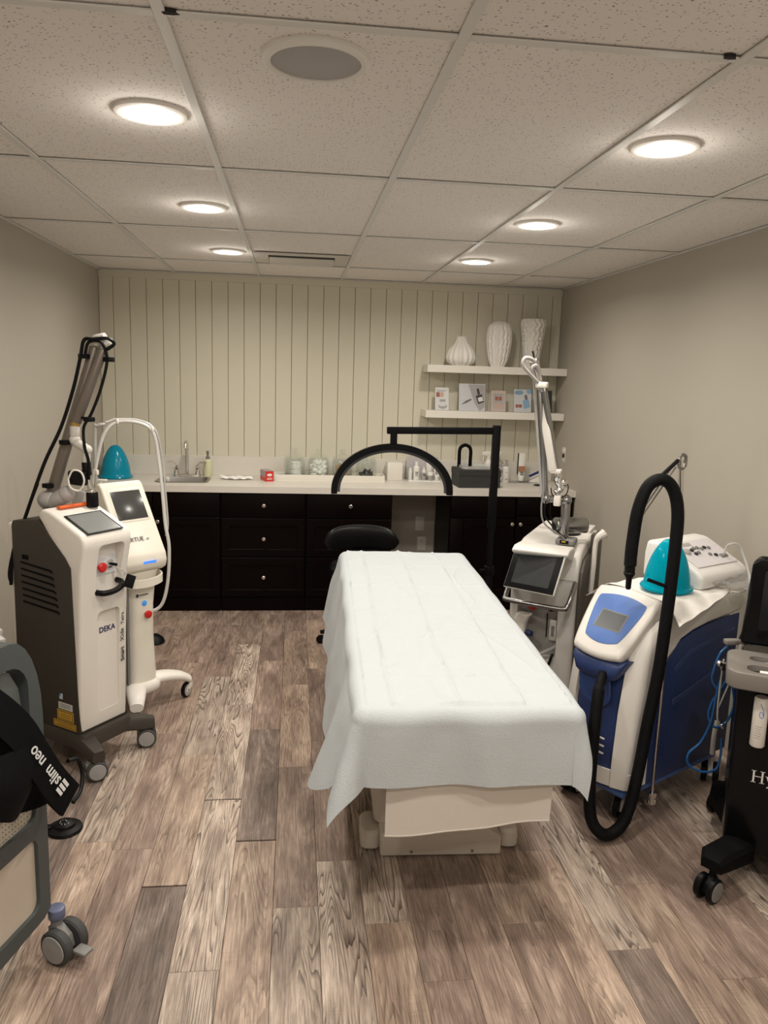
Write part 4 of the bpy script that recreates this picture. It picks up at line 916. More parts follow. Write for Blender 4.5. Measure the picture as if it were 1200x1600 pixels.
# star base: two front legs arching to casters, two rear
B().loft([ell(.17, .22, .01, .105), ell(.20, .25, .01, .12), ell(.195, .25, .01, .150), ell(.17, .21, .008, .168)]).build('hub', WHITE, t, ang=50)
for x, y, rz in ((.25, -.065, 20), (-.115, -.175, 60), (-.20, .24, 100), (.2, .26, 100)):
    P_ = catmull([Vector(q) for q in ((x*.1, y*.1, .140), (x*.55, y*.55, .142), (x*.9, y*.9, .125), (x*1.1, y*1.1, .098))], 6)
    rings = []
    d = Vector((x, y, 0)).normalized(); sd = Vector((-d.y, d.x, 0))
    for i, p in enumerate(P_):
        q = i/(len(P_)-1); ww = .075-.035*q; hh = .030-.008*q
        rings.append([p+sd*ww*math.copysign(abs(math.cos(2*PI*k/14))**.8, math.cos(2*PI*k/14))*.8+Vector((0, 0, hh*math.sin(2*PI*k/14))) for k in range(14)])
    B().loft(rings).build('base_leg', WHITE, t, ang=50)
    caster(t, (x*1.03, y*1.03, 0), rz, .040, .022, False, BLACK, LGREY, WHITE, .0)
# hose holder pole and looped hose
CLR = mat('hose_clear', (.62, .61, .58), .25); POL = mat('pole_grey', (.50, .49, .47), .35, .3)
cv, sv = math.cos(R(45)), math.sin(R(45))
def LV(x, y, z): dx, dy = x+.505, y-2.115; return (dx*cv+dy*sv, -dx*sv+dy*cv, z)
B().tube([LV(-.70, 2.25, .30), LV(-.70, 2.25, .9), LV(-.698, 2.25, 1.36), LV(-.685, 2.25, 1.408), LV(-.65, 2.26, 1.418)], .0085, 10).build('holder_pole', POL, t)
B().tube([LV(-.73, 2.25, 1.05), LV(-.715, 2.25, 1.12), LV(-.70, 2.25, 1.20), LV(-.66, 2.26, 1.36), LV(-.60, 2.28, 1.425), LV(-.50, 2.3, 1.425), LV(-.43, 2.3, 1.38), LV(-.405, 2.3, 1.25), LV(-.385, 2.28, 1.08), LV(-.370, 2.26, .92), LV(-.352, 2.25, .80), LV(-.362, 2.25, .62), LV(-.395, 2.25, .50), LV(-.46, 2.24, .46)], .0085, 10).build('looped_hose', CLR, t)
B().tube([LV(-.65, 2.26, 1.425), LV(-.60, 2.29, 1.440), LV(-.50, 2.31, 1.437), LV(-.42, 2.31, 1.39), LV(-.388, 2.31, 1.25), LV(-.372, 2.29, 1.08), LV(-.360, 2.27, .92), LV(-.368, 2.26, .86)], .0055, 8).build('guide_rod', POL, t)
for p in ((-.605, 2.285, 1.432), (-.440, 2.305, 1.395), (-.70, 2.25, 1.18)): B().cbox(LV(*p), (.014, .04, .026), .004, 2).build('clip', WHITE, t)
# applicator standing beside the column, seen behind the laser
B().cbox(LV(-.672, 2.235, .977), (.10, .09, .014), .004, 2).build('bottle_shelf', WHITE, t)
B().box((-.02, -.05, -.07), (.02, .05, .07), .012, 3, Matrix.Translation(LV(-.755, 2.16, 1.03)) @ Matrix.Rotation(R(15), 4, 'Y')).build('rear_panel', LGREY, t)
t = thing('lotion_pump', 'white pump bottle behind the screen head of the cream column device', 'bottle', (-.672, 2.235, .985), 0)
B().lathe([(.026, 0), (.028, .004), (.028, .09), (.020, .112), (.012, .118)], 20).build('body', WHITE, t)
B().cyl((0, 0, .118), (0, 0, .155), .005).build('stem', WHITE, t); B().box((-.014, -.006, .153), (.030, .006, .163), .002, 2).build('pump_head', WHITE, t)
o = thing('foot_switch', 'small black foot switch on the floor behind the cream device', 'foot switch', (-.585, 3.10, 0), 0)
B().lathe([(.06, 0), (.065, .006), (.055, .03), (.03, .05), (.005, .055)], 24).build('pedal_body', BLACK, o); B().cyl((-.02, 0, .04), (-.03, 0, .10), .010).build('stem', STEEL, o)

# ================================================================== body-contouring trolley at the left edge
t = thing('contouring_trolley', 'dark grey trolley with cream side panel at the left edge', 'trolley', (-.40, .36, 0), 73)
SLATE = mat('slate_plastic', (.070, .080, .080), .45); PANEL = mat('panel_cream', (.60, .52, .43), .5)
# side frame: front view outline in x (negative to the left) and z
LN = -.86
fr = B().loft([[(x, y_, z) for x, z in [(0, .18), (.004, .74)]+[(-.12+.124*math.cos(R(a)), .76+.240*math.sin(R(a))) for a in range(0, 91, 15)]+[(-.30, 1.01), (LN, 1.03), (LN, .12), (-.30, .15), (-.03, .165)]] for y_ in (0, .055)]).build('side_frame', SLATE, t)
def hole(x0, x1, z0, z1, r, y0=-.02, y1=.09): c_ = B(); c_.loft([[(x, y, z) for x, z in rrect(x1-x0, z1-z0, r, 5, (x0+x1)/2, (z0+z1)/2)] for y in (y0, y1)]); return c_
cut(fr, hole(LN+.06, -.045, .205, .425, .03)); cut(fr, hole(LN+.06, -.045, .475, .60, .03)); cut(fr, hole(LN+.06, -.052, .64, .935, .08))
B().box((LN+.05, .012, .20), (-.04, .030, .43)).build('lower_panel', PANEL, t, False)
pf = mat('perforated_cream', (.60, .54, .45), .5)
o = B().box((LN+.05, .012, .47), (-.04, .030, .605)).build('perforated_panel', pf, t, False)
b = B()
for i in range(56):
    for j in range(9):
        x = -.055-.0125*i; z = .482+.0138*j
        b.cyl((x, .0115, z), (x, .0125, z), .0018, n=6)
h_ = b.build('perforations', INK, o, False); h_['kind'] = 'stuff'
B().box((LN, .03, .19), (-.02, .46, .62), .02, 3).build('cabinet_body', SLATE, t)
B().loft([[(x, y, z) for x, z in ((-.055, .62), (-.052, .78), (-.066, .86), (-.10, .915), (-.15, .938), (LN, .945), (LN, .62))] for y in (.02, .44)]).build('hood', mat('hood_slate', (.13, .145, .14), .38), t)
B().box((LN, .016, .672), (-.062, .022, .735), .002, 1).build('chrome_strip_panel', mat('strip_lilac', (.20, .20, .30), .3), t)
B().box((LN, .013, .731), (-.062, .019, .738), .001, 1).build('chrome_strip', CHROME, t)
B().loft([[(x, y, z) for x, z in [(0, .18), (.004, .74)]+[(-.12+.124*math.cos(R(a)), .76+.240*math.sin(R(a))) for a in range(0, 91, 15)]+[(-.20, 1.0), (-.20, .95), (-.12, .94), (-.06, .78), (-.05, .72), (-.05, .18)]] for y in (.40, .455)]).build('side_frame', SLATE, t)
B().tube([(.0, .30, .70), (.02, .30, .69), (.035, .30, .62), (.02, .30, .56), (.0, .30, .55)], .022, 10).build('applicator', WHITE, t)
caster(t, (.028, -.020, 0), 77, .052, .030, True, RUBBER, HUB, GREYP, .012, True)
caster(t, (.0, .42, 0), 160, .052, .030, True, RUBBER, HUB, GREYP, .012)
caster(t, (LN+.05, .02, 0), 160, .052, .030, True, RUBBER, HUB, GREYP, .012)
caster(t, (LN+.05, .42, 0), 160, .052, .030, True, RUBBER, HUB, GREYP, .012)
B().cyl((.036, .008, .118), (.036, .008, .150), .024, bev=.004).build('caster_cap', mat('blue_grey', (.13, .15, .24), .25), t)
# corrugated hose
t2 = thing('corrugated_hose', 'pale corrugated hose rising behind the grey trolley', 'hose', (-.80, 1.05, 0), 0)
P_ = catmull([Vector(q) for q in ((-.26, .12, 1.05), (-.12, .10, .98), (-.02, .05, .84), (.06, -.02, .66), (.10, -.10, .50))], 26)
m = len(P_)
B().tube(P_, lambda q: .026+.0045*math.sin(q*(m-1)*PI*.5), 14, smooth=False).build('hose_body', LGREY, t2)

# black straps draped over the trolley
CL = mat('black_neoprene', (.0042, .0042, .0048), .75, spec=.12, bump=.3, bscale=300)
t = thing('applicator_strap', 'black neoprene strap with white lettering hanging on the grey trolley', 'strap', (-.40, .36, 0), 73)
P_ = [(-.265, -.035, .91), (-.23, -.06, .86), (-.195, -.080, .80), (-.155, -.092, .715), (-.115, -.104, .635), (-.065, -.115, .56)]
B().ribbon(P_, .088, .012, up=(0, -1, -.1), res=10).build('strap_band', CL, t)
B().tube([(-.05, -.115, .545), (-.005, -.11, .555), (.022, -.10, .59), (.018, -.09, .63), (-.02, -.085, .645)], .006, 8).build('cable_loop', BLACK, t)
t = thing('applicator_belt', 'crumpled wide black neoprene belt hanging over the cream side panel', 'belt', (-.40, .36, 0), 73)
def belt(u, v):
    x = -.62+.59*u; z0 = .90+.015*math.sin(u*5)-(.30*max(0, u-.70)/.30); zb = .590-.018*math.sin(u*9+1)+.012*math.cos(u*4)
    zb -= .055*max(0, (u-.72)/.28)
    z = z0+(zb-z0)*v
    y = -.022-.018*math.sin(u*11+v*3)*v-.028*math.sin(v*PI)-.010*math.sin(u*23+v*5)*v
    return (x, y, z)
B().grid(belt, 60, 36, .010).build('belt_body', CL, t, ang=60)
def belt2(u, v):
    x = -.55+.40*u; z = .80+.02*math.sin(u*6)+(-.17-.02*math.sin(u*9))*v
    return (x, -.072-.014*math.sin(u*9+2*v)-.02*math.sin(v*PI), z)
B().grid(belt2, 40, 20, .009).build('belt_flap', CL, t, ang=60)
LETT = mat('white_lettering', (.78, .78, .78), .6)
# lettering along the strap
sp = bpy.data.objects['applicator_strap']
d = Vector((-.090, .023, .155)).normalized(); nrm = Vector((-.15, -1, -.10)); nrm = (nrm-d*nrm.dot(d)).normalized(); yv = nrm.cross(d)
def strap_text(s, size, along, side):
    o = text('strap_lettering', s, size, LETT, sp, (0, 0, 0), bold=.0005)
    p = Vector((-.092, -.1095, .605))+d*along+yv*side+nrm*.0125
    o.matrix_basis = Matrix((d, yv, nrm)).transposed().to_4x4(); o.location = p
strap_text('slim', .042, .036, -.012); strap_text('neo', .042, .122, -.012)
mo = B()
for k in range(3): mo.box((-.012, -.018+k*.013, 0), (.016, -.009+k*.013, .0008))
mo = mo.build('strap_logo', LETT, sp, False); mo.matrix_basis = Matrix((d, yv, nrm)).transposed().to_4x4(); mo.location = Vector((-.092, -.1095, .605))+d*.012+nrm*.012

# ================================================================== grey-white laser with monitor (right)
t = thing('monitor_laser', 'white laser console with tilted touchscreen and silver articulated arm', 'laser machine', (1.56, 2.05, 0), -30)
OFFW = mat('offwhite_plastic', (.70, .675, .63), .42); TAU2 = mat('taupe_panel', (.085, .073, .059), .5); BAYG = mat('bay_grey', (.40, .385, .36), .5)
b = B(); b.prism([(0, .10), (-.012, .60), (.0, .70), (.03, .775), (.10, .845), (.20, .862), (.60, .868), (.66, .84), (.66, .10)], 'x', -.178, .158, .02, 4, ang=12)
body = b.build('body', OFFW, t, ang=45)
cut(body, B().loft([[(x, -.05, z) for x, z in rrect(.215, .30, .03, 5, -.03, .415)], [(x, .06, z) for x, z in rrect(.205, .29, .03, 5, -.03, .415)]]))
cut(body, B().loft([[(x, -.05, z) for x, z in rrect(.20, .13, .02, 5, -.03, .165)], [(x, .05, z) for x, z in rrect(.19, .12, .02, 5, -.03, .165)]]))
B().box((-.135, .0575, .27), (.075, .0625, .56)).build('bay_back', BAYG, body, False)
# taupe side frame on the right side
sd = B().prism([(.04, .10), (.028, .66), (.055, .735), (.12, .790), (.60, .835), (.66, .80), (.66, .10)], 'x', .1585, .178, .006, 2).build('side_panel', TAU2, t)
B().prism([(.115, .14), (.105, .66), (.135, .70), (.56, .755), (.60, .72), (.60, .14)], 'x', .1775, .1795, .0).build('side_inset', mat('taupe_dark', (.060, .052, .042), .55), sd, False)
B().box((-.175, -.010, .700), (.155, -.0085, .7025)).build('seam', GREYP, body, False)
# handle bar
B().tube([(-.172, .0, .655), (-.176, -.06, .640), (-.178, -.105, .600), (-.165, -.115, .590), (.0, -.125, .585), (.115, -.122, .583), (.135, -.112, .592), (.148, -.07, .645), (.150, .0, .690)], .0125, 12).build('handle_bar', ALU, t)
# monitor
T_ = Vector((.27, -.10, .012)); E_ = Vector((.05, .09, .19)); T_.normalize(); E_ = (E_-T_*E_.dot(T_)).normalized(); Nn = T_.cross(E_)
MM = Matrix((T_, E_, Nn)).transposed().to_4x4(); MM.translation = Vector((-.035, -.135, .765))
mon = B().box((-.148, -.112, -.016), (.148, .112, .0), .010, 3, MM).build('monitor', mat('monitor_rim', (.70, .68, .64), .3), t)
B().box((-.143, -.107, -.001), (.143, .107, .0015), .005, 2, MM).build('monitor_glass', BLACK, mon)
B().box((-.108, -.080, .001), (.108, .080, .0022), 0, 1, MM).build('display', mat('display_grey', (.050, .053, .054), .10), mon, False)
B().box((-.06, -.06, -.06), (.06, .06, -.014), .01, 2, MM).build('monitor_mount', OFFW, mon)
B().prism([(-.14, .845), (-.15, .862), (-.10, .878), (.02, .872), (.06, .845), (.0, .80)], 'x', -.15, .13, .008, 3).build('monitor_hood', OFFW, t)
# bay contents
B().lathe([(.012, 0), (.012, .018), (.020, .022), (.020, .032), (.004, .036)], 18, mtx=Matrix.Translation((-.067, .062, .530)) @ Matrix.Rotation(PI/2, 4, 'X')).build('stop_button', RED, t)
B().lathe([(.012, 0), (.012, .02), (.008, .024)], 16, mtx=Matrix.Translation((.030, .062, .525)) @ Matrix.Rotation(PI/2, 4, 'X')).build('key_lock', BLACK, t)
o = B().loft([[(x-.105+q, -.015+y-q*.3, z) for x, y in rrect(w_, w_*.9, .018, 4)] for z, w_, q in ((.46, .055, .02), (.50, .075, .01), (.46, .075, -.01), (.40, .065, -.01), (.34, .05, .0), (.29, .035, .012))][1:]).build('white_handpiece', WHITE, t, ang=60)
B().cyl((-.075, -.03, .405), (-.045, -.045, .405), .016, bev=.002).build('handpiece_collar', mat('ring_navy', (.02, .03, .10), .4), o)
B().tube([(-.09, -.02, .30), (-.06, -.04, .27), (.0, -.04, .30), (.06, .01, .33), (.075, .03, .34)], .010, 8).build('cable_guard', LGREY, t)
B().box((.028, .030, .36), (.068, .060, .47), .006, 2).build('socket_cover', OFFW, t); B().box((.040, .028, .385), (.056, .033, .44), .001, 1).build('socket_slot', GREYP, t)
B().box((.010, .045, .37), (.014, .058, .50)).build('probe_cable', BLACK, t)
B().tube([(.035, -.004, .235), (.045, -.02, .24), (.060, -.022, .29), (.062, -.006, .30)], .007, 8).build('lower_handle', BLACK, t)
B().cyl((-.035, .012, .27), (-.035, -.004, .27), .022, n=20).build('round_sticker', mat('sticker', (.60, .55, .53), .5), t)
for x, y in ((-.15, .06), (.13, .06), (-.15, .60), (.13, .60)): caster(t, (x, y, 0), 40, .045, .02, True, RUBBER, LGREY, GREYP, .01)
# recess on top and rear connector hood
B().lathe([(.075, .867), (.075, .872), (.06, .8735), (.005, .874)], 28, (.02, .40, 0)).build('top_well', BLACK, t)
B().box((-.15, .46, .862), (.14, .64, .885), .008, 2).build('rear_lid', OFFW, t)
# silver articulated arm
cr, sr = math.cos(R(-30)), math.sin(R(-30))
def LR(x, y, z): dx, dy = x-1.56, y-2.05; return (dx*cr+dy*sr, -dx*sr+dy*cr, z)
o = B().box((.02, .07, .862), (.12, .17, .895), .010, 3).build('arm_socket', GREYP, t)
B().box((.045, .066, .872), (.09, .0715, .890), .001, 1).build('lock_window', BLACK, t); B().box((.055, .0648, .880), (.075, .067, .886)).build('yellow_mark', YEL, t, False)
aw = LR(1.668, 2.13, 0)
arm = B().cyl((aw[0], aw[1], .89), LR(1.668, 2.13, 1.075), .024, bev=.002).build('articulated_arm', ALU, t)
b = B(); b.cyl(LR(1.66, 2.16, .955), LR(1.80, 2.17, .952), .042, bev=.006); b.cyl(LR(1.622, 2.155, .957), LR(1.66, 2.16, .955), .040, bev=.01); b.build('counterweight', ALU, arm)
b = B(); b.ball(LR(1.668, 2.13, 1.09), .030); b.cyl(LR(1.668, 2.13, 1.095), LR(1.565, 2.12, 1.098), .019, bev=.003); b.ball(LR(1.555, 2.12, 1.098), .025); b.build('shoulder_joint', ALU, arm)
B().cyl(LR(1.553, 2.12, 1.09), LR(1.478, 2.12, 1.72), .018, .017, 18, .002).build('upper_tube', ALU, arm)
b = B(); b.cyl(LR(1.530, 2.115, 1.12), LR(1.451, 2.115, 1.70), .007, n=10); b.build('side_rod', LGREY, arm)
b = B(); b.cyl(LR(1.482, 2.10, 1.66), LR(1.440, 2.10, 1.775), .017, bev=.003); b.ball(LR(1.438, 2.10, 1.778), .019); b.cyl(LR(1.478, 2.12, 1.70), LR(1.455, 2.11, 1.785), .017, bev=.003); b.ball(LR(1.454, 2.11, 1.787), .018); b.build('elbow_joint', CHROME, arm)
fo = B().prism([(-.020, 0), (.020, 0), (.020, .42), (.012, .44), (-.014, .44), (-.022, .42)], 'y', -.018, .018, .006, 3, Matrix.Translation(LR(1.572, 2.085, 1.245)) @ Matrix.Rotation(R(-12.5), 4, 'Y')).build('forearm_cover', WHITE, arm)
B().cyl(LR(1.592, 2.10, 1.25), LR(1.505, 2.10, 1.64), .016, n=16).build('forearm_tube', ALU, arm)
b = B(); b.cbox(LR(1.588, 2.085, 1.245), (.055, .045, .022), .006, 2); b.cbox(LR(1.485, 2.085, 1.672), (.058, .045, .030), .006, 2); b.build('forearm_cap', WHITE, arm)
b = B(); b.cyl(LR(1.596, 2.09, 1.24), LR(1.604, 2.09, 1.195), .021, bev=.004); b.cyl(LR(1.60, 2.09, 1.20), LR(1.628, 2.085, 1.155), .020, bev=.005); b.ball(LR(1.63, 2.085, 1.185), .022); b.cyl(LR(1.625, 2.085, 1.16), LR(1.590, 2.085, 1.135), .017, bev=.004); b.cyl(LR(1.60, 2.085, 1.15), LR(1.605, 2.085, 1.10), .012); b.build('wrist_joint', CHROME, arm)
b = B(); b.cbox(LR(1.605, 2.085, 1.095), (.035, .035, .055), .006, 2); b.build('holster_clip', WHITE, arm)
B().tube([LR(1.640, 2.08, 1.20), LR(1.655, 2.08, 1.165), LR(1.645, 2.08, 1.125), LR(1.61, 2.08, 1.11), LR(1.575, 2.08, 1.125), LR(1.565, 2.08, 1.16)], .003, 6).build('thin_cable', BLACK, arm)
B().tube([LR(1.49, 2.09, 1.64), LR(1.465, 2.08, 1.68), LR(1.42, 2.07, 1.72), LR(1.375, 2.06, 1.765), LR(1.385, 2.06, 1.80), LR(1.43, 2.07, 1.79), LR(1.455, 2.09, 1.74), LR(1.48, 2.10, 1.66)], .009, 8).build('loop_cable', LGREY, arm)
B().tube([LR(1.475, 2.09, 1.65), LR(1.44, 2.08, 1.71), LR(1.425, 2.07, 1.75), LR(1.445, 2.07, 1.765), LR(1.47, 2.09, 1.72), LR(1.485, 2.10, 1.66)], .009, 8).build('loop_cable', LGREY, arm)
B().tube([LR(1.443, 2.105, 1.79), LR(1.44, 2.105, 1.815), LR(1.432, 2.105, 1.835)], .0045, 8).build('antenna', BLACK, arm)
B().tube([LR(1.535, 2.10, 1.13), LR(1.525, 2.09, 1.06), LR(1.535, 2.08, .99), LR(1.58, 2.075, .945), LR(1.64, 2.08, .91), LR(1.675, 2.09, .878)], .0045, 8).build('hanging_cable', GREYP, arm)
B().tube([LR(1.55, 2.10, 1.09), LR(1.545, 2.09, 1.02), LR(1.60, 2.085, .95), LR(1.66, 2.085, .90), LR(1.68, 2.09, .875)], .004, 8).build('hanging_cable', BLACK, arm)
B().tube([LR(1.575, 2.10, 1.08), LR(1.578, 2.095, 1.01), LR(1.61, 2.09, .95)], .003, 6).build('hanging_cable', BLACK, arm)
# handpiece holder on its right rear
b = B(); b.box((.17, .26, .80), (.20, .33, .90), .008, 2); b.box((.205, .22, .83), (.215, .25, .93), .004, 2); b.build('handpiece_holder', TAU2, t)
B().tube([(.200, .20, .60), (.205, .20, .74), (.205, .205, .85), (.215, .21, .895), (.245, .23, .92)], lambda q: .013 if q < .6 else .013+.012*(q-.6)/.4, 10).build('side_handpiece', WHITE, t)

# ================================================================== blue and white skin cooler
t = thing('skin_cooler', 'blue and white wheeled skin cooling machine with black air hose', 'cooling machine', (1.60, .95, 0), -60)
NB = mat('navy_shell', (.022, .042, .135), .42); LB = mat('light_blue_panel', (.085, .175, .47), .4); CUPB = mat('cup_blue', (.035, .068, .21), .35); IV = mat('ivory_shell', (.74, .71, .66), .4)
CXB = -.165
def sec(w_, yf, yb, z, bul=.05, n=9):
    """plan outline with a bowed front"""
    out = []
    for k in range(n): q = -1+2*k/(n-1); out.append((CXB+w_/2*q, yf-bul*(1-q*q), z))
    out += [(CXB+w_/2, yf+(yb-yf)*.33, z), (CXB+w_/2, yf+(yb-yf)*.66, z), (CXB+w_/2-.02, yb, z), (CXB-w_/2+.02, yb, z), (CXB-w_/2, yf+(yb-yf)*.66, z), (CXB-w_/2, yf+(yb-yf)*.33, z)]
    return out
B().loft([sec(.310, -.03, .60, .135), sec(.322, -.035, .62, .15), sec(.322, -.02, .625, .45), sec(.318, .01, .625, .66), sec(.312, .06, .62, .74)]).build('inner_body', NB, t, ang=40)
# white front frame: bowed pillars either side of the blue front, joined below
fb = B()
for s in (-1, 1):
    rings = []
    for z, yf in ((.150, -.045), (.25, -.045), (.45, -.032), (.60, -.010), (.70, .020), (.765, .055), (.800, .10)):
        x0 = CXB+s*.168; x1 = CXB+s*.105
        rings.append([(x0, yf+.105+(.0 if z < .6 else (z-.6)*.6), z), (x0, yf+.012, z), (x0-s*.012, yf-.012, z), (x1, yf-.034, z), (x1-s*.006, yf-.022, z), (x1, yf+.02, z)])
    fb.loft(rings)
fb.loft([[(CXB+.168*q, -.045-.045*(1-q*q)+dy, z) for q in [-1+2*k/10 for k in range(11)] for dy in (0,)]+[(CXB+.168*q, -.045-.045*(1-q*q)+.03, z) for q in [1-2*k/10 for k in range(11)]] for z in (.150, .215)])
fb.build('front_frame', IV, t, ang=50)
# top shell: profile in y,z
top = [(.13, .772), (.135, .690), (.175, .695), (.21, .712), (.29, .735), (.39, .750), (.50, .758), (.64, .764), (.655, .80), (.648, .838), (.60, .850), (.30, .862), (.17, .862), (.13, .850), (.12, .82)]
B().prism(top, 'x', CXB-.17, CXB+.17, .016, 4, ang=14).build('top_shell', IV, t, ang=50)
# side panel embossing
sp_ = B().prism([(.058, .15), (.066, .50), (.085, .60), (.115, .648), (.155, .682), (.21, .709), (.29, .731), (.39, .746), (.50, .754), (.628, .758), (.628, .15)], 'x', CXB+.160, CXB+.168, .003, 2).build('side_panel', NB, t)
B().prism([(.19, .47), (.46, .535), (.46, .51), (.195, .445)], 'x', CXB+.167, CXB+.1705, .002, 1).build('side_groove', mat('navy_groove', (.035, .062, .17), .4), sp_)
B().prism([(.18, .60), (.28, .66), (.60, .70), (.60, .685), (.29, .64), (.19, .58)], 'x', CXB+.167, CXB+.170, .001, 1).build('side_groove', MATS['navy_groove'], sp_)
# head: sloped white oval with blue plate and display
HM = Matrix.Translation((CXB, -.012, .770)) @ Matrix.Rotation(R(48), 4, 'X')
def plate(w0, w1, h0, h1, z, n=9, bulge=.02):
    """rounded trapezoid: narrower at the bottom"""
    out = []
    for k in range(n): q = -1+2*k/(n-1); out.append((w0/2*q*(1-.0), h0-bulge*(1-q*q), z))
    for k in range(n): q = 1-2*k/(n-1); out.append((w1/2*q, h1+bulge*(1-q*q), z))
    return out
def sm(poly, k=4):   # corner-cutting smoothing
    P = [Vector(p) for p in poly]
    for _ in range(3):
        P = [q for i in range(len(P)) for q in (P[i]*.75+P[(i+1) % len(P)]*.25, P[i]*.25+P[(i+1) % len(P)]*.75)]
    return [tuple(p) for p in P]
B().loft([sm(plate(.20, .27, -.098, .120, -.075)), sm(plate(.22, .29, -.118, .140, -.045)), sm(plate(.238, .306, -.128, .150, -.012)), sm(plate(.230, .300, -.122, .146, .0)), sm(plate(.205, .28, -.108, .135, .006))], mtx=HM).build('head_shell', IV, t, ang=60)
B().loft([sm(plate(.165, .235, -.070, .105, .004, bulge=.022), 3), sm(plate(.165, .235, -.070, .105, .0085, bulge=.022), 3), sm(plate(.158, .228, -.066, .101, .0100, bulge=.022), 3)], mtx=HM).build('control_plate', LB, t)
B().box((-.062, -.032, .009), (.062, .050, .0112), .002, 1, HM).build('display_rim', GREYP, t); B().box((-.056, -.027, .0108), (.056, .045, .0118), 0, 1, HM).build('display', mat('lcd_grey', (.085, .092, .098), .3), t, False)
# hose port below the head
B().loft([[(CXB+x, y, z) for x, y in rrect(w_, .09, .03, 4, 0, yo)] for z, w_, yo in ((.655, .25, -.03), (.635, .235, -.055), (.585, .19, -.06), (.575, .17, -.055))]).build('port_brow', NB, t, ang=60)
B().lathe([(.075, 0), (.070, .004), (.055, .002), (.05, -.01)], 28, fn=lambda a, z: 1+.22*abs(math.sin(a)), mtx=Matrix.Translation((CXB, -.082, .535)) @ Matrix.Rotation(R(97), 4, 'X')).build('port_cup', CUPB, t)
for i in range(3): B().box((CXB+.03, -.0925, .335-.03*i), (CXB+.07, -.086, .340-.03*i)).build('cooling_slot', IV, t, False)
B().box((CXB-.15, -.05, .105), (CXB+.15, .60, .137), .012, 3).build('underframe', LB, t)
for x, y, rz in ((-.30, .0, 100), (-.045, .005, 110), (-.30, .55, 90), (-.02, .57, 120)): caster(t, (x, y, 0), rz, .046, .024, True, BLACK, IV, IV, .012)
# support rod with knuckle
cb_, sb_ = math.cos(R(-60)), math.sin(R(-60))
def LBf(x, y, z): dx, dy = x-1.60, y-.95; return (dx*cb_+dy*sb_, -dx*sb_+dy*cb_, z)
rod = B().cyl(LBf(1.690, .985, .10), LBf(1.690, .985, 1.30), .006, n=12).build('support_rod', CHROME, t)
b = B(); b.lathe([(.014, .06), (.018, .065), (.018, .082), (.013, .085), (.013, .092), (.018, .096), (.018, .110), (.008, .114)], 18, LBf(1.690, .985, 0)); b.build('rod_foot', CHROME, rod)
b = B(); b.cyl(LBf(1.690, .985, 1.28), LBf(1.680, .985, 1.425), .0085, n=12); b.build('rod_top', CHROME, rod)
B().tube([LBf(1.695, .985, 1.40), LBf(1.695, .985, 1.435), LBf(1.680, .98, 1.445), LBf(1.665, .975, 1.43), LBf(1.668, .975, 1.40), LBf(1.685, .98, 1.395), LBf(1.695, .985, 1.41)], .006, 8).build('hook', STEEL, rod)
B().cyl(LBf(1.655, .965, 1.425), LBf(1.565, .925, 1.36), .0075, n=10).build('hook_strap', BLACK, rod)
B().cyl(LBf(1.65, .985, 1.41), LBf(1.505, 1.00, 1.16), .0045, n=10).build('spring_arm', STEEL, rod); B().cyl(LBf(1.66, .985, 1.40), LBf(1.515, 1.0, 1.15), .0035, n=10).build('spring_arm', STEEL, rod)
B().cyl(LBf(1.590, .93, 1.36), LBf(1.600, .93, 1.33), .008, n=10).build('hose_clip', CHROME, rod)
# black hose
HOSE = mat('hose_sleeve', (.0045, .0045, .005), .6, spec=.15, bump=.9, bscale=90, stretch=(1, 1, 6))
hp = [(1.455, 1.00, .60), (1.425, .955, .565), (1.405, .92, .47), (1.395, .90, .35), (1.385, .875, .20), (1.390, .85, .09), (1.425, .83, .040), (1.475, .835, .038), (1.525, .85, .09), (1.565, .875, .22), (1.600, .895, .45), (1.625, .90, .65), (1.640, .905, .90), (1.648, .91, 1.10), (1.648, .915, 1.24), (1.625, .92, 1.325), (1.58, .92, 1.36), (1.53, .92, 1.335), (1.500, .92, 1.25), (1.490, .92, 1.14), (1.488, .92, 1.08)]
B().tube([LBf(*p) for p in hp], lambda q: .0225 if q > .05 else .018, 16, 10).build('air_hose', HOSE, t)
b = B(); b.lathe([(.021, .02), (.0225, .0), (.0225, -.03), (.019, -.034), (.019, -.055), (.0215, -.058), (.018, -.068), (.011, -.078), (.010, -.115), (.007, -.12)], 20, LBf(1.488, .92, 1.075)); b.build('hose_nozzle', BLACK, t)
B().cyl(LBf(1.640, .905, .965), LBf(1.545, .885, 1.00), .007, n=10).build('hose_strap', BLACK, t)

# things on top of the cooler
PT = mat('paper_towel', (.84, .81, .76), .85, bump=.5, bscale=200)
def towel(u, v):
    x = -.41+(.495-.085*v)*u; yf = .135+.05*math.sin(PI*u)-.075*u**4; y = yf+(.50+.04*u-yf)*v+.008*math.sin(6*u)
    z = .8655+.0025*math.sin(9*u+4*v)+.002*math.sin(21*v+6*u)
    ov = max(0, x-(CXB+.155)); z -= ov*.55
    ov2 = max(0, CXB-.165-x); z -= ov2*.8
    return (x, y, z)
o = B().grid(lambda u, v: (lambda p: (1.60+p[0]*cb_-p[1]*sb_, .95+p[0]*sb_+p[1]*cb_, p[2]+.001))(towel(u, v)), 40, 40, .0015).build('paper_towel', PT, ang=70); tag(o, 'white paper towel spread on top of the blue cooling machine', 'paper towel')
def WB(x, y, z): return (1.60+x*cb_-y*sb_, .95+x*sb_+y*cb_, z)
TEAL2 = mat('teal_clear_plastic', (.0, .50, .66), .08, trans=.45, ior=1.2)
cone_cup('translucent turquoise dome on the paper towel on the cooling machine', WB(-.145, .305, .8715), 0, TEAL2)
t = thing('control_console', 'white tabletop console with sloped button panel behind the turquoise dome', 'console', WB(-.20, .585, .8655), 28)
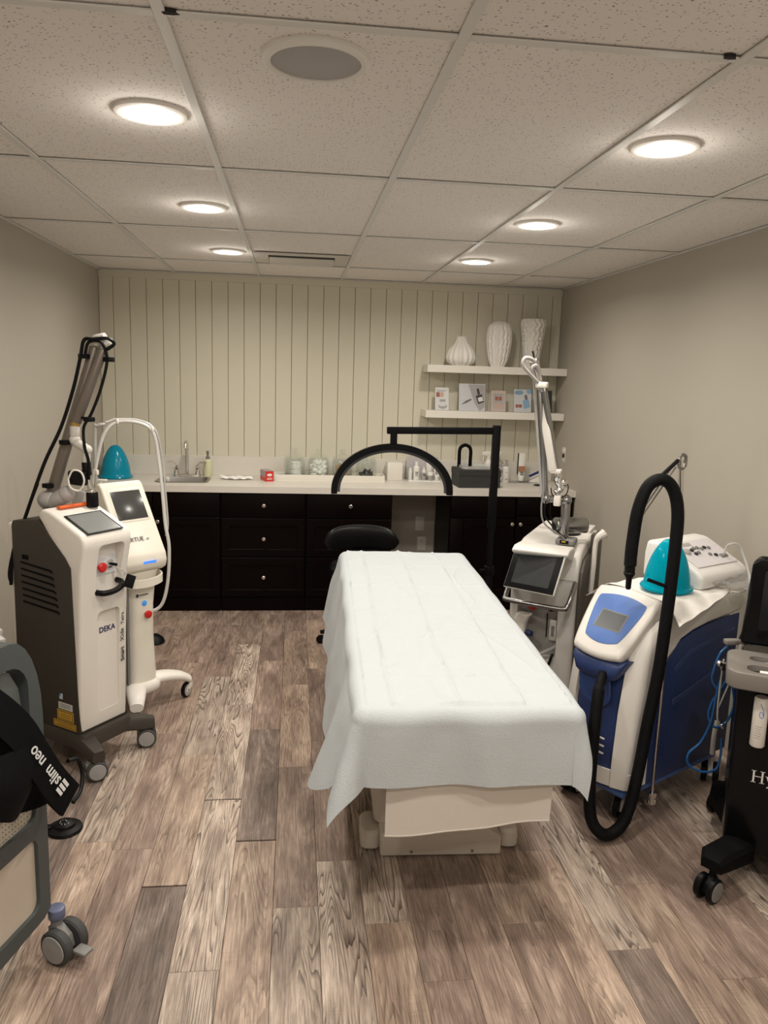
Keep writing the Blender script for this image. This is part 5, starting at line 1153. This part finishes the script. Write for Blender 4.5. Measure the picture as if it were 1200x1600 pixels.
CW = mat('console_white', (.82, .80, .77), .35)
B().prism([(-.15, 0), (-.155, .055), (-.13, .075), (.06, .165), (.13, .165), (.14, .11), (.14, 0)], 'x', -.17, .17, .018, 4, ang=14).build('housing', CW, t, ang=50)
CM = Matrix.Translation((0, -.035, .1215)) @ Matrix.Rotation(R(25.4), 4, 'X')
o = B().box((-.14, -.085, 0), (.14, .085, .0035), .002, 1, CM).build('button_panel', mat('console_panel', (.70, .67, .69), .4), t)
for i, (x, y) in enumerate(((-.06, .02), (-.035, .03), (-.01, .03), (-.06, -.005), (-.035, .0), (.01, .02), (.035, .025), (.06, .02), (.02, -.02), (.05, -.03))):
    B().lathe([(.009, .003), (.009, .009), (.005, .011)], 12, mtx=CM @ Matrix.Translation((x, y, 0))).build('button', GREYP if i % 3 else INK, o)
B().lathe([(.018, .003), (.018, .010), (.012, .014)], 18, mtx=CM @ Matrix.Translation((-.10, .015, 0))).build('dial', LGREY, o)
B().box((.070, -.05, .003), (.115, -.03, .010), .002, 1, CM).build('port', GREYP, o); B().box((-.11, .05, .003), (-.02, .07, .0045), 0, 1, CM).build('display', LGREY, o, False)
b = B(); b.tube([CM @ Vector((.09, -.04, .008)), CM @ Vector((.10, -.03, .05)), CM @ Vector((.12, -.05, .07)), CM @ Vector((.14, -.08, .05)), (.10, -.20, .03), (-.05, -.26, .012), (-.10, -.24, .012)], .005, 8).build('clear_tube', ACRYL if False else mat('tube_milky', (.72, .72, .70), .2, trans=.4, ior=1.1), t)
o = B().grid(lambda u, v: (-.02+.26*u, -.17+.22*v, .014+.02*abs(math.sin(7*u+3*v))+.012*math.sin(13*v+9*u)), 14, 12, .0008).build('plastic_bag', mat('thin_plastic', (.9, .9, .9), .08, trans=.9, ior=1.05), loc=WB(-.06, .50, .868), rot=(0, 0, R(35)), ang=15); tag(o, 'crinkled clear plastic bag beside the white console', 'plastic bag')

# ================================================================== black facial machine at the right edge
t = thing('facial_machine', 'black wheeled facial machine with grey tool tray at the right edge', 'facial machine', (1.80, .62, 0), -30)
GB = mat('gloss_black', (.0038, .0038, .0042), .22, spec=.25); TRAY = mat('tray_taupe', (.215, .195, .175), .45)
B().prism([(-.022, .095), (.345, .095), (.345, .745), (-.026, .745)], 'y', 0, .36, .012, 3).build('cabinet', GB, t)
B().prism([(-.030, .80), (-.018, 1.09), (.005, 1.118), (.335, 1.118), (.355, 1.09), (.365, .80)], 'y', .15, .19, .012, 3).build('monitor', GB, t)
B().prism([(.02, .86), (.025, 1.07), (.32, 1.07), (.33, .86)], 'y', .1485, .1505).build('display', mat('display_black', (.014, .014, .016), .1), t, False)
tr = B().prism(rrect(.47, .25, .045, 5, .165, .01), 'z', .725, .785, .008, 3).build('tool_tray', TRAY, t)
cut(tr, B().prism(rrect(.36, .07, .03, 5, .17, -.055), 'z', .755, .80)); cut(tr, B().prism(rrect(.36, .055, .025, 5, .18, .05), 'z', .755, .80))
B().box((.06, .10, .78), (.28, .17, .82), .01, 2).build('monitor_neck', GB, t)
for i, (x0, y, r) in enumerate(((.035, -.068, .0085), (.030, -.050, .009), (.05, .045, .0085), (.06, .062, .0075))):
    o = thing('treatment_wand', ['white pen vial lying in the front slot of the grey tray', 'second white pen vial in the front slot of the grey tray', 'white pen vial in the rear slot of the grey tray', 'thin white pen vial at the back of the rear tray slot'][i], 'vial', (0, 0, 0), 0, 'pen vials in the tray')
    mw = Matrix.Translation((1.80, .62, 0)) @ Matrix.Rotation(R(-30), 4, 'Z')
    p0 = mw @ Vector((x0, y, .755+r+.006)); p1 = mw @ Vector((x0+.14, y+.006, .755+r+.006)); o.location = p0
    B().cyl((0, 0, 0), p1-p0, r, n=14, bev=.002).build('barrel', WHITE, o)
    q = (p1-p0).normalized(); B().cyl(q*-.018, (0, 0, 0), .004, r*.7, 12).build('tip', BLACK if i < 2 else LGREY, o)
o = thing('solution_bottle', 'white cylindrical solution bottle with blue swirl on the black machine', 'bottle', tuple((Matrix.Translation((1.80, .62, 0)) @ Matrix.Rotation(R(-30), 4, 'Z')) @ Vector((.048, -.032, .512))), -30)
B().lathe([(.021, 0), (.0235, .004), (.0235, .165), (.020, .172)], 24).build('bottle_body', WHITE, o)
def onc(a, z, r=.0240): return (r*math.sin(R(a)), -r*math.cos(R(a)), z)
B().tube([onc(-8, .155), onc(10, .140), onc(22, .122), onc(14, .108), onc(-4, .110), onc(-10, .122), onc(6, .128), onc(22, .112)], .0011, 6).build('blue_swirl', BLU, o)
for i in range(6): B().tube([onc(-30, .035+.008*i), onc(0, .035+.008*i), onc(8+5*(i % 3), .035+.008*i)], .0006, 5).build('print_line', GREYP, o)
B().box((.018, -.012, .50), (.078, .002, .512), .002, 1).build('bottle_shelf', GB, t)
sr_ = B()   # serif capital H and lower-case y, then the rest of the word
def bar_(x0, z0, x1, z1): sr_.box((x0, -.0008, z0), (x1, .0002, z1))
for x in (.052, .079): bar_(x-.0028, .365, x+.0028, .408); bar_(x-.0075, .365, x+.0075, .3665); bar_(x-.0075, .4065, x+.0075, .408)
bar_(.052, .3865, .079, .3885)
sr_.prism([(.0905, .394), (.0955, .394), (.1045, .372), (.1015, .367)], 'y', -.0008, .0002); sr_.prism([(.1125, .394), (.1145, .394), (.1005, .356), (.0965, .351), (.0935, .353), (.0985, .357)], 'y', -.0008, .0002)
bar_(.0885, .3925, .0985, .394); bar_(.1085, .3925, .1175, .394)
sr_.build('maker_text', LETT, t, False)
text('maker_text', 'draFacial', .058, LETT, t, (.120, -.0004, .365))
# leg and caster, lower left
for x, y in ((-.055, -.175), (.37, -.175), (-.03, .42), (.36, .42)):
    P_ = [Vector((x*.3+.05, max(-.01, min(.34, y*.3+.05)), .118)), Vector((x*.75, y*.75, .130)), Vector((x, y, .125))]
    d_ = (P_[2]-P_[0]).normalized(); s_ = Vector((-d_.y, d_.x, 0))
    rings = [[p+s_*w_*a+Vector((0, 0, h_*b_)) for a, b_ in ((-1, -1), (1, -1), (1, .5), (.75, 1), (-.75, 1), (-1, .5))] for p, w_, h_ in zip(P_, (.055, .050, .034), (.030, .026, .018))]
    B().loft(rings).build('base_leg', BLACKM, t)
    caster(t, (x, y, 0), 60, .042, .022, True, BLACK, GREYP, BLACK, .018)
# wand holder and blue tubing at its left
hz = thing('tubing_set', 'tangled blue tubing with black handpiece hanging beside the black machine', 'tubing', (1.85, .85, 0), 0)
BT = mat('blue_tubing', (.012, .09, .27), .25, coat=.3)
def HQ(px, py, dy=0): return (1.80+.00312*(px-1115)-1.85, dy, .74-.00228*(py-1010))
o = B().cyl(HQ(1148, 1000), HQ(1161, 950), .013, .016, 16, .002).build('handpiece', BLACK, hz)
B().cyl(HQ(1161, 950), HQ(1162, 944), .0165, bev=.002).build('handpiece_cap', BT, o)
b = B(); b.cbox(HQ(1142, 994), (.085, .03, .020), .006, 2); b.cbox(HQ(1160, 990), (.03, .04, .035), .006, 2); b.build('holder_bracket', TRAY, hz)
B().cyl(HQ(1146, 996, -.02), HQ(1142, 1022, -.02), .008, n=12).build('spare_tip', LGREY, hz)
B().tube([HQ(1133, 1000), HQ(1124, 1015), HQ(1119, 1040), HQ(1120, 1060, .01), HQ(1128, 1075), HQ(1136, 1060)], .0045, 8).build('blue_tube', BT, hz)
B().tube([HQ(1147, 1015, .01), HQ(1138, 1035, -.01), HQ(1142, 1065, -.01), HQ(1147, 1100, -.01), HQ(1142, 1130, 0), HQ(1128, 1140), HQ(1120, 1122, .01), HQ(1124, 1095, .01), HQ(1134, 1070), HQ(1138, 1050)], .0045, 8).build('blue_tube', BT, hz)
B().tube([HQ(1128, 1060), HQ(1125, 1090), HQ(1122, 1130), HQ(1112, 1165), HQ(1098, 1185), HQ(1100, 1205), HQ(1118, 1218), HQ(1135, 1214), HQ(1139, 1190), HQ(1138, 1160)], .0045, 8).build('blue_tube', BT, hz)
B().tube([HQ(1126, 1020, -.02), HQ(1125, 1060, -.02), HQ(1125, 1100, -.02), HQ(1127, 1125, -.02), HQ(1134, 1138, -.02)], .0035, 8).build('white_tube', LGREY, hz)
B().tube([HQ(1136, 1060, -.02), HQ(1130, 1085, -.02), HQ(1125, 1105, -.02)], .003, 8).build('white_tube', LGREY, hz)
b = B(); b.cbox(HQ(1127, 1032, -.02), (.03, .02, .03), .006, 2); b.ball(HQ(1121, 1027, -.02), .012); b.build('valve', CHROME, hz)
B().tube([HQ(1140, 1140, .05), HQ(1138, 1165, .05), HQ(1140, 1200, .06)], .010, 8).build('grey_tube', LGREY, hz)
bpy.context.view_layer.update()
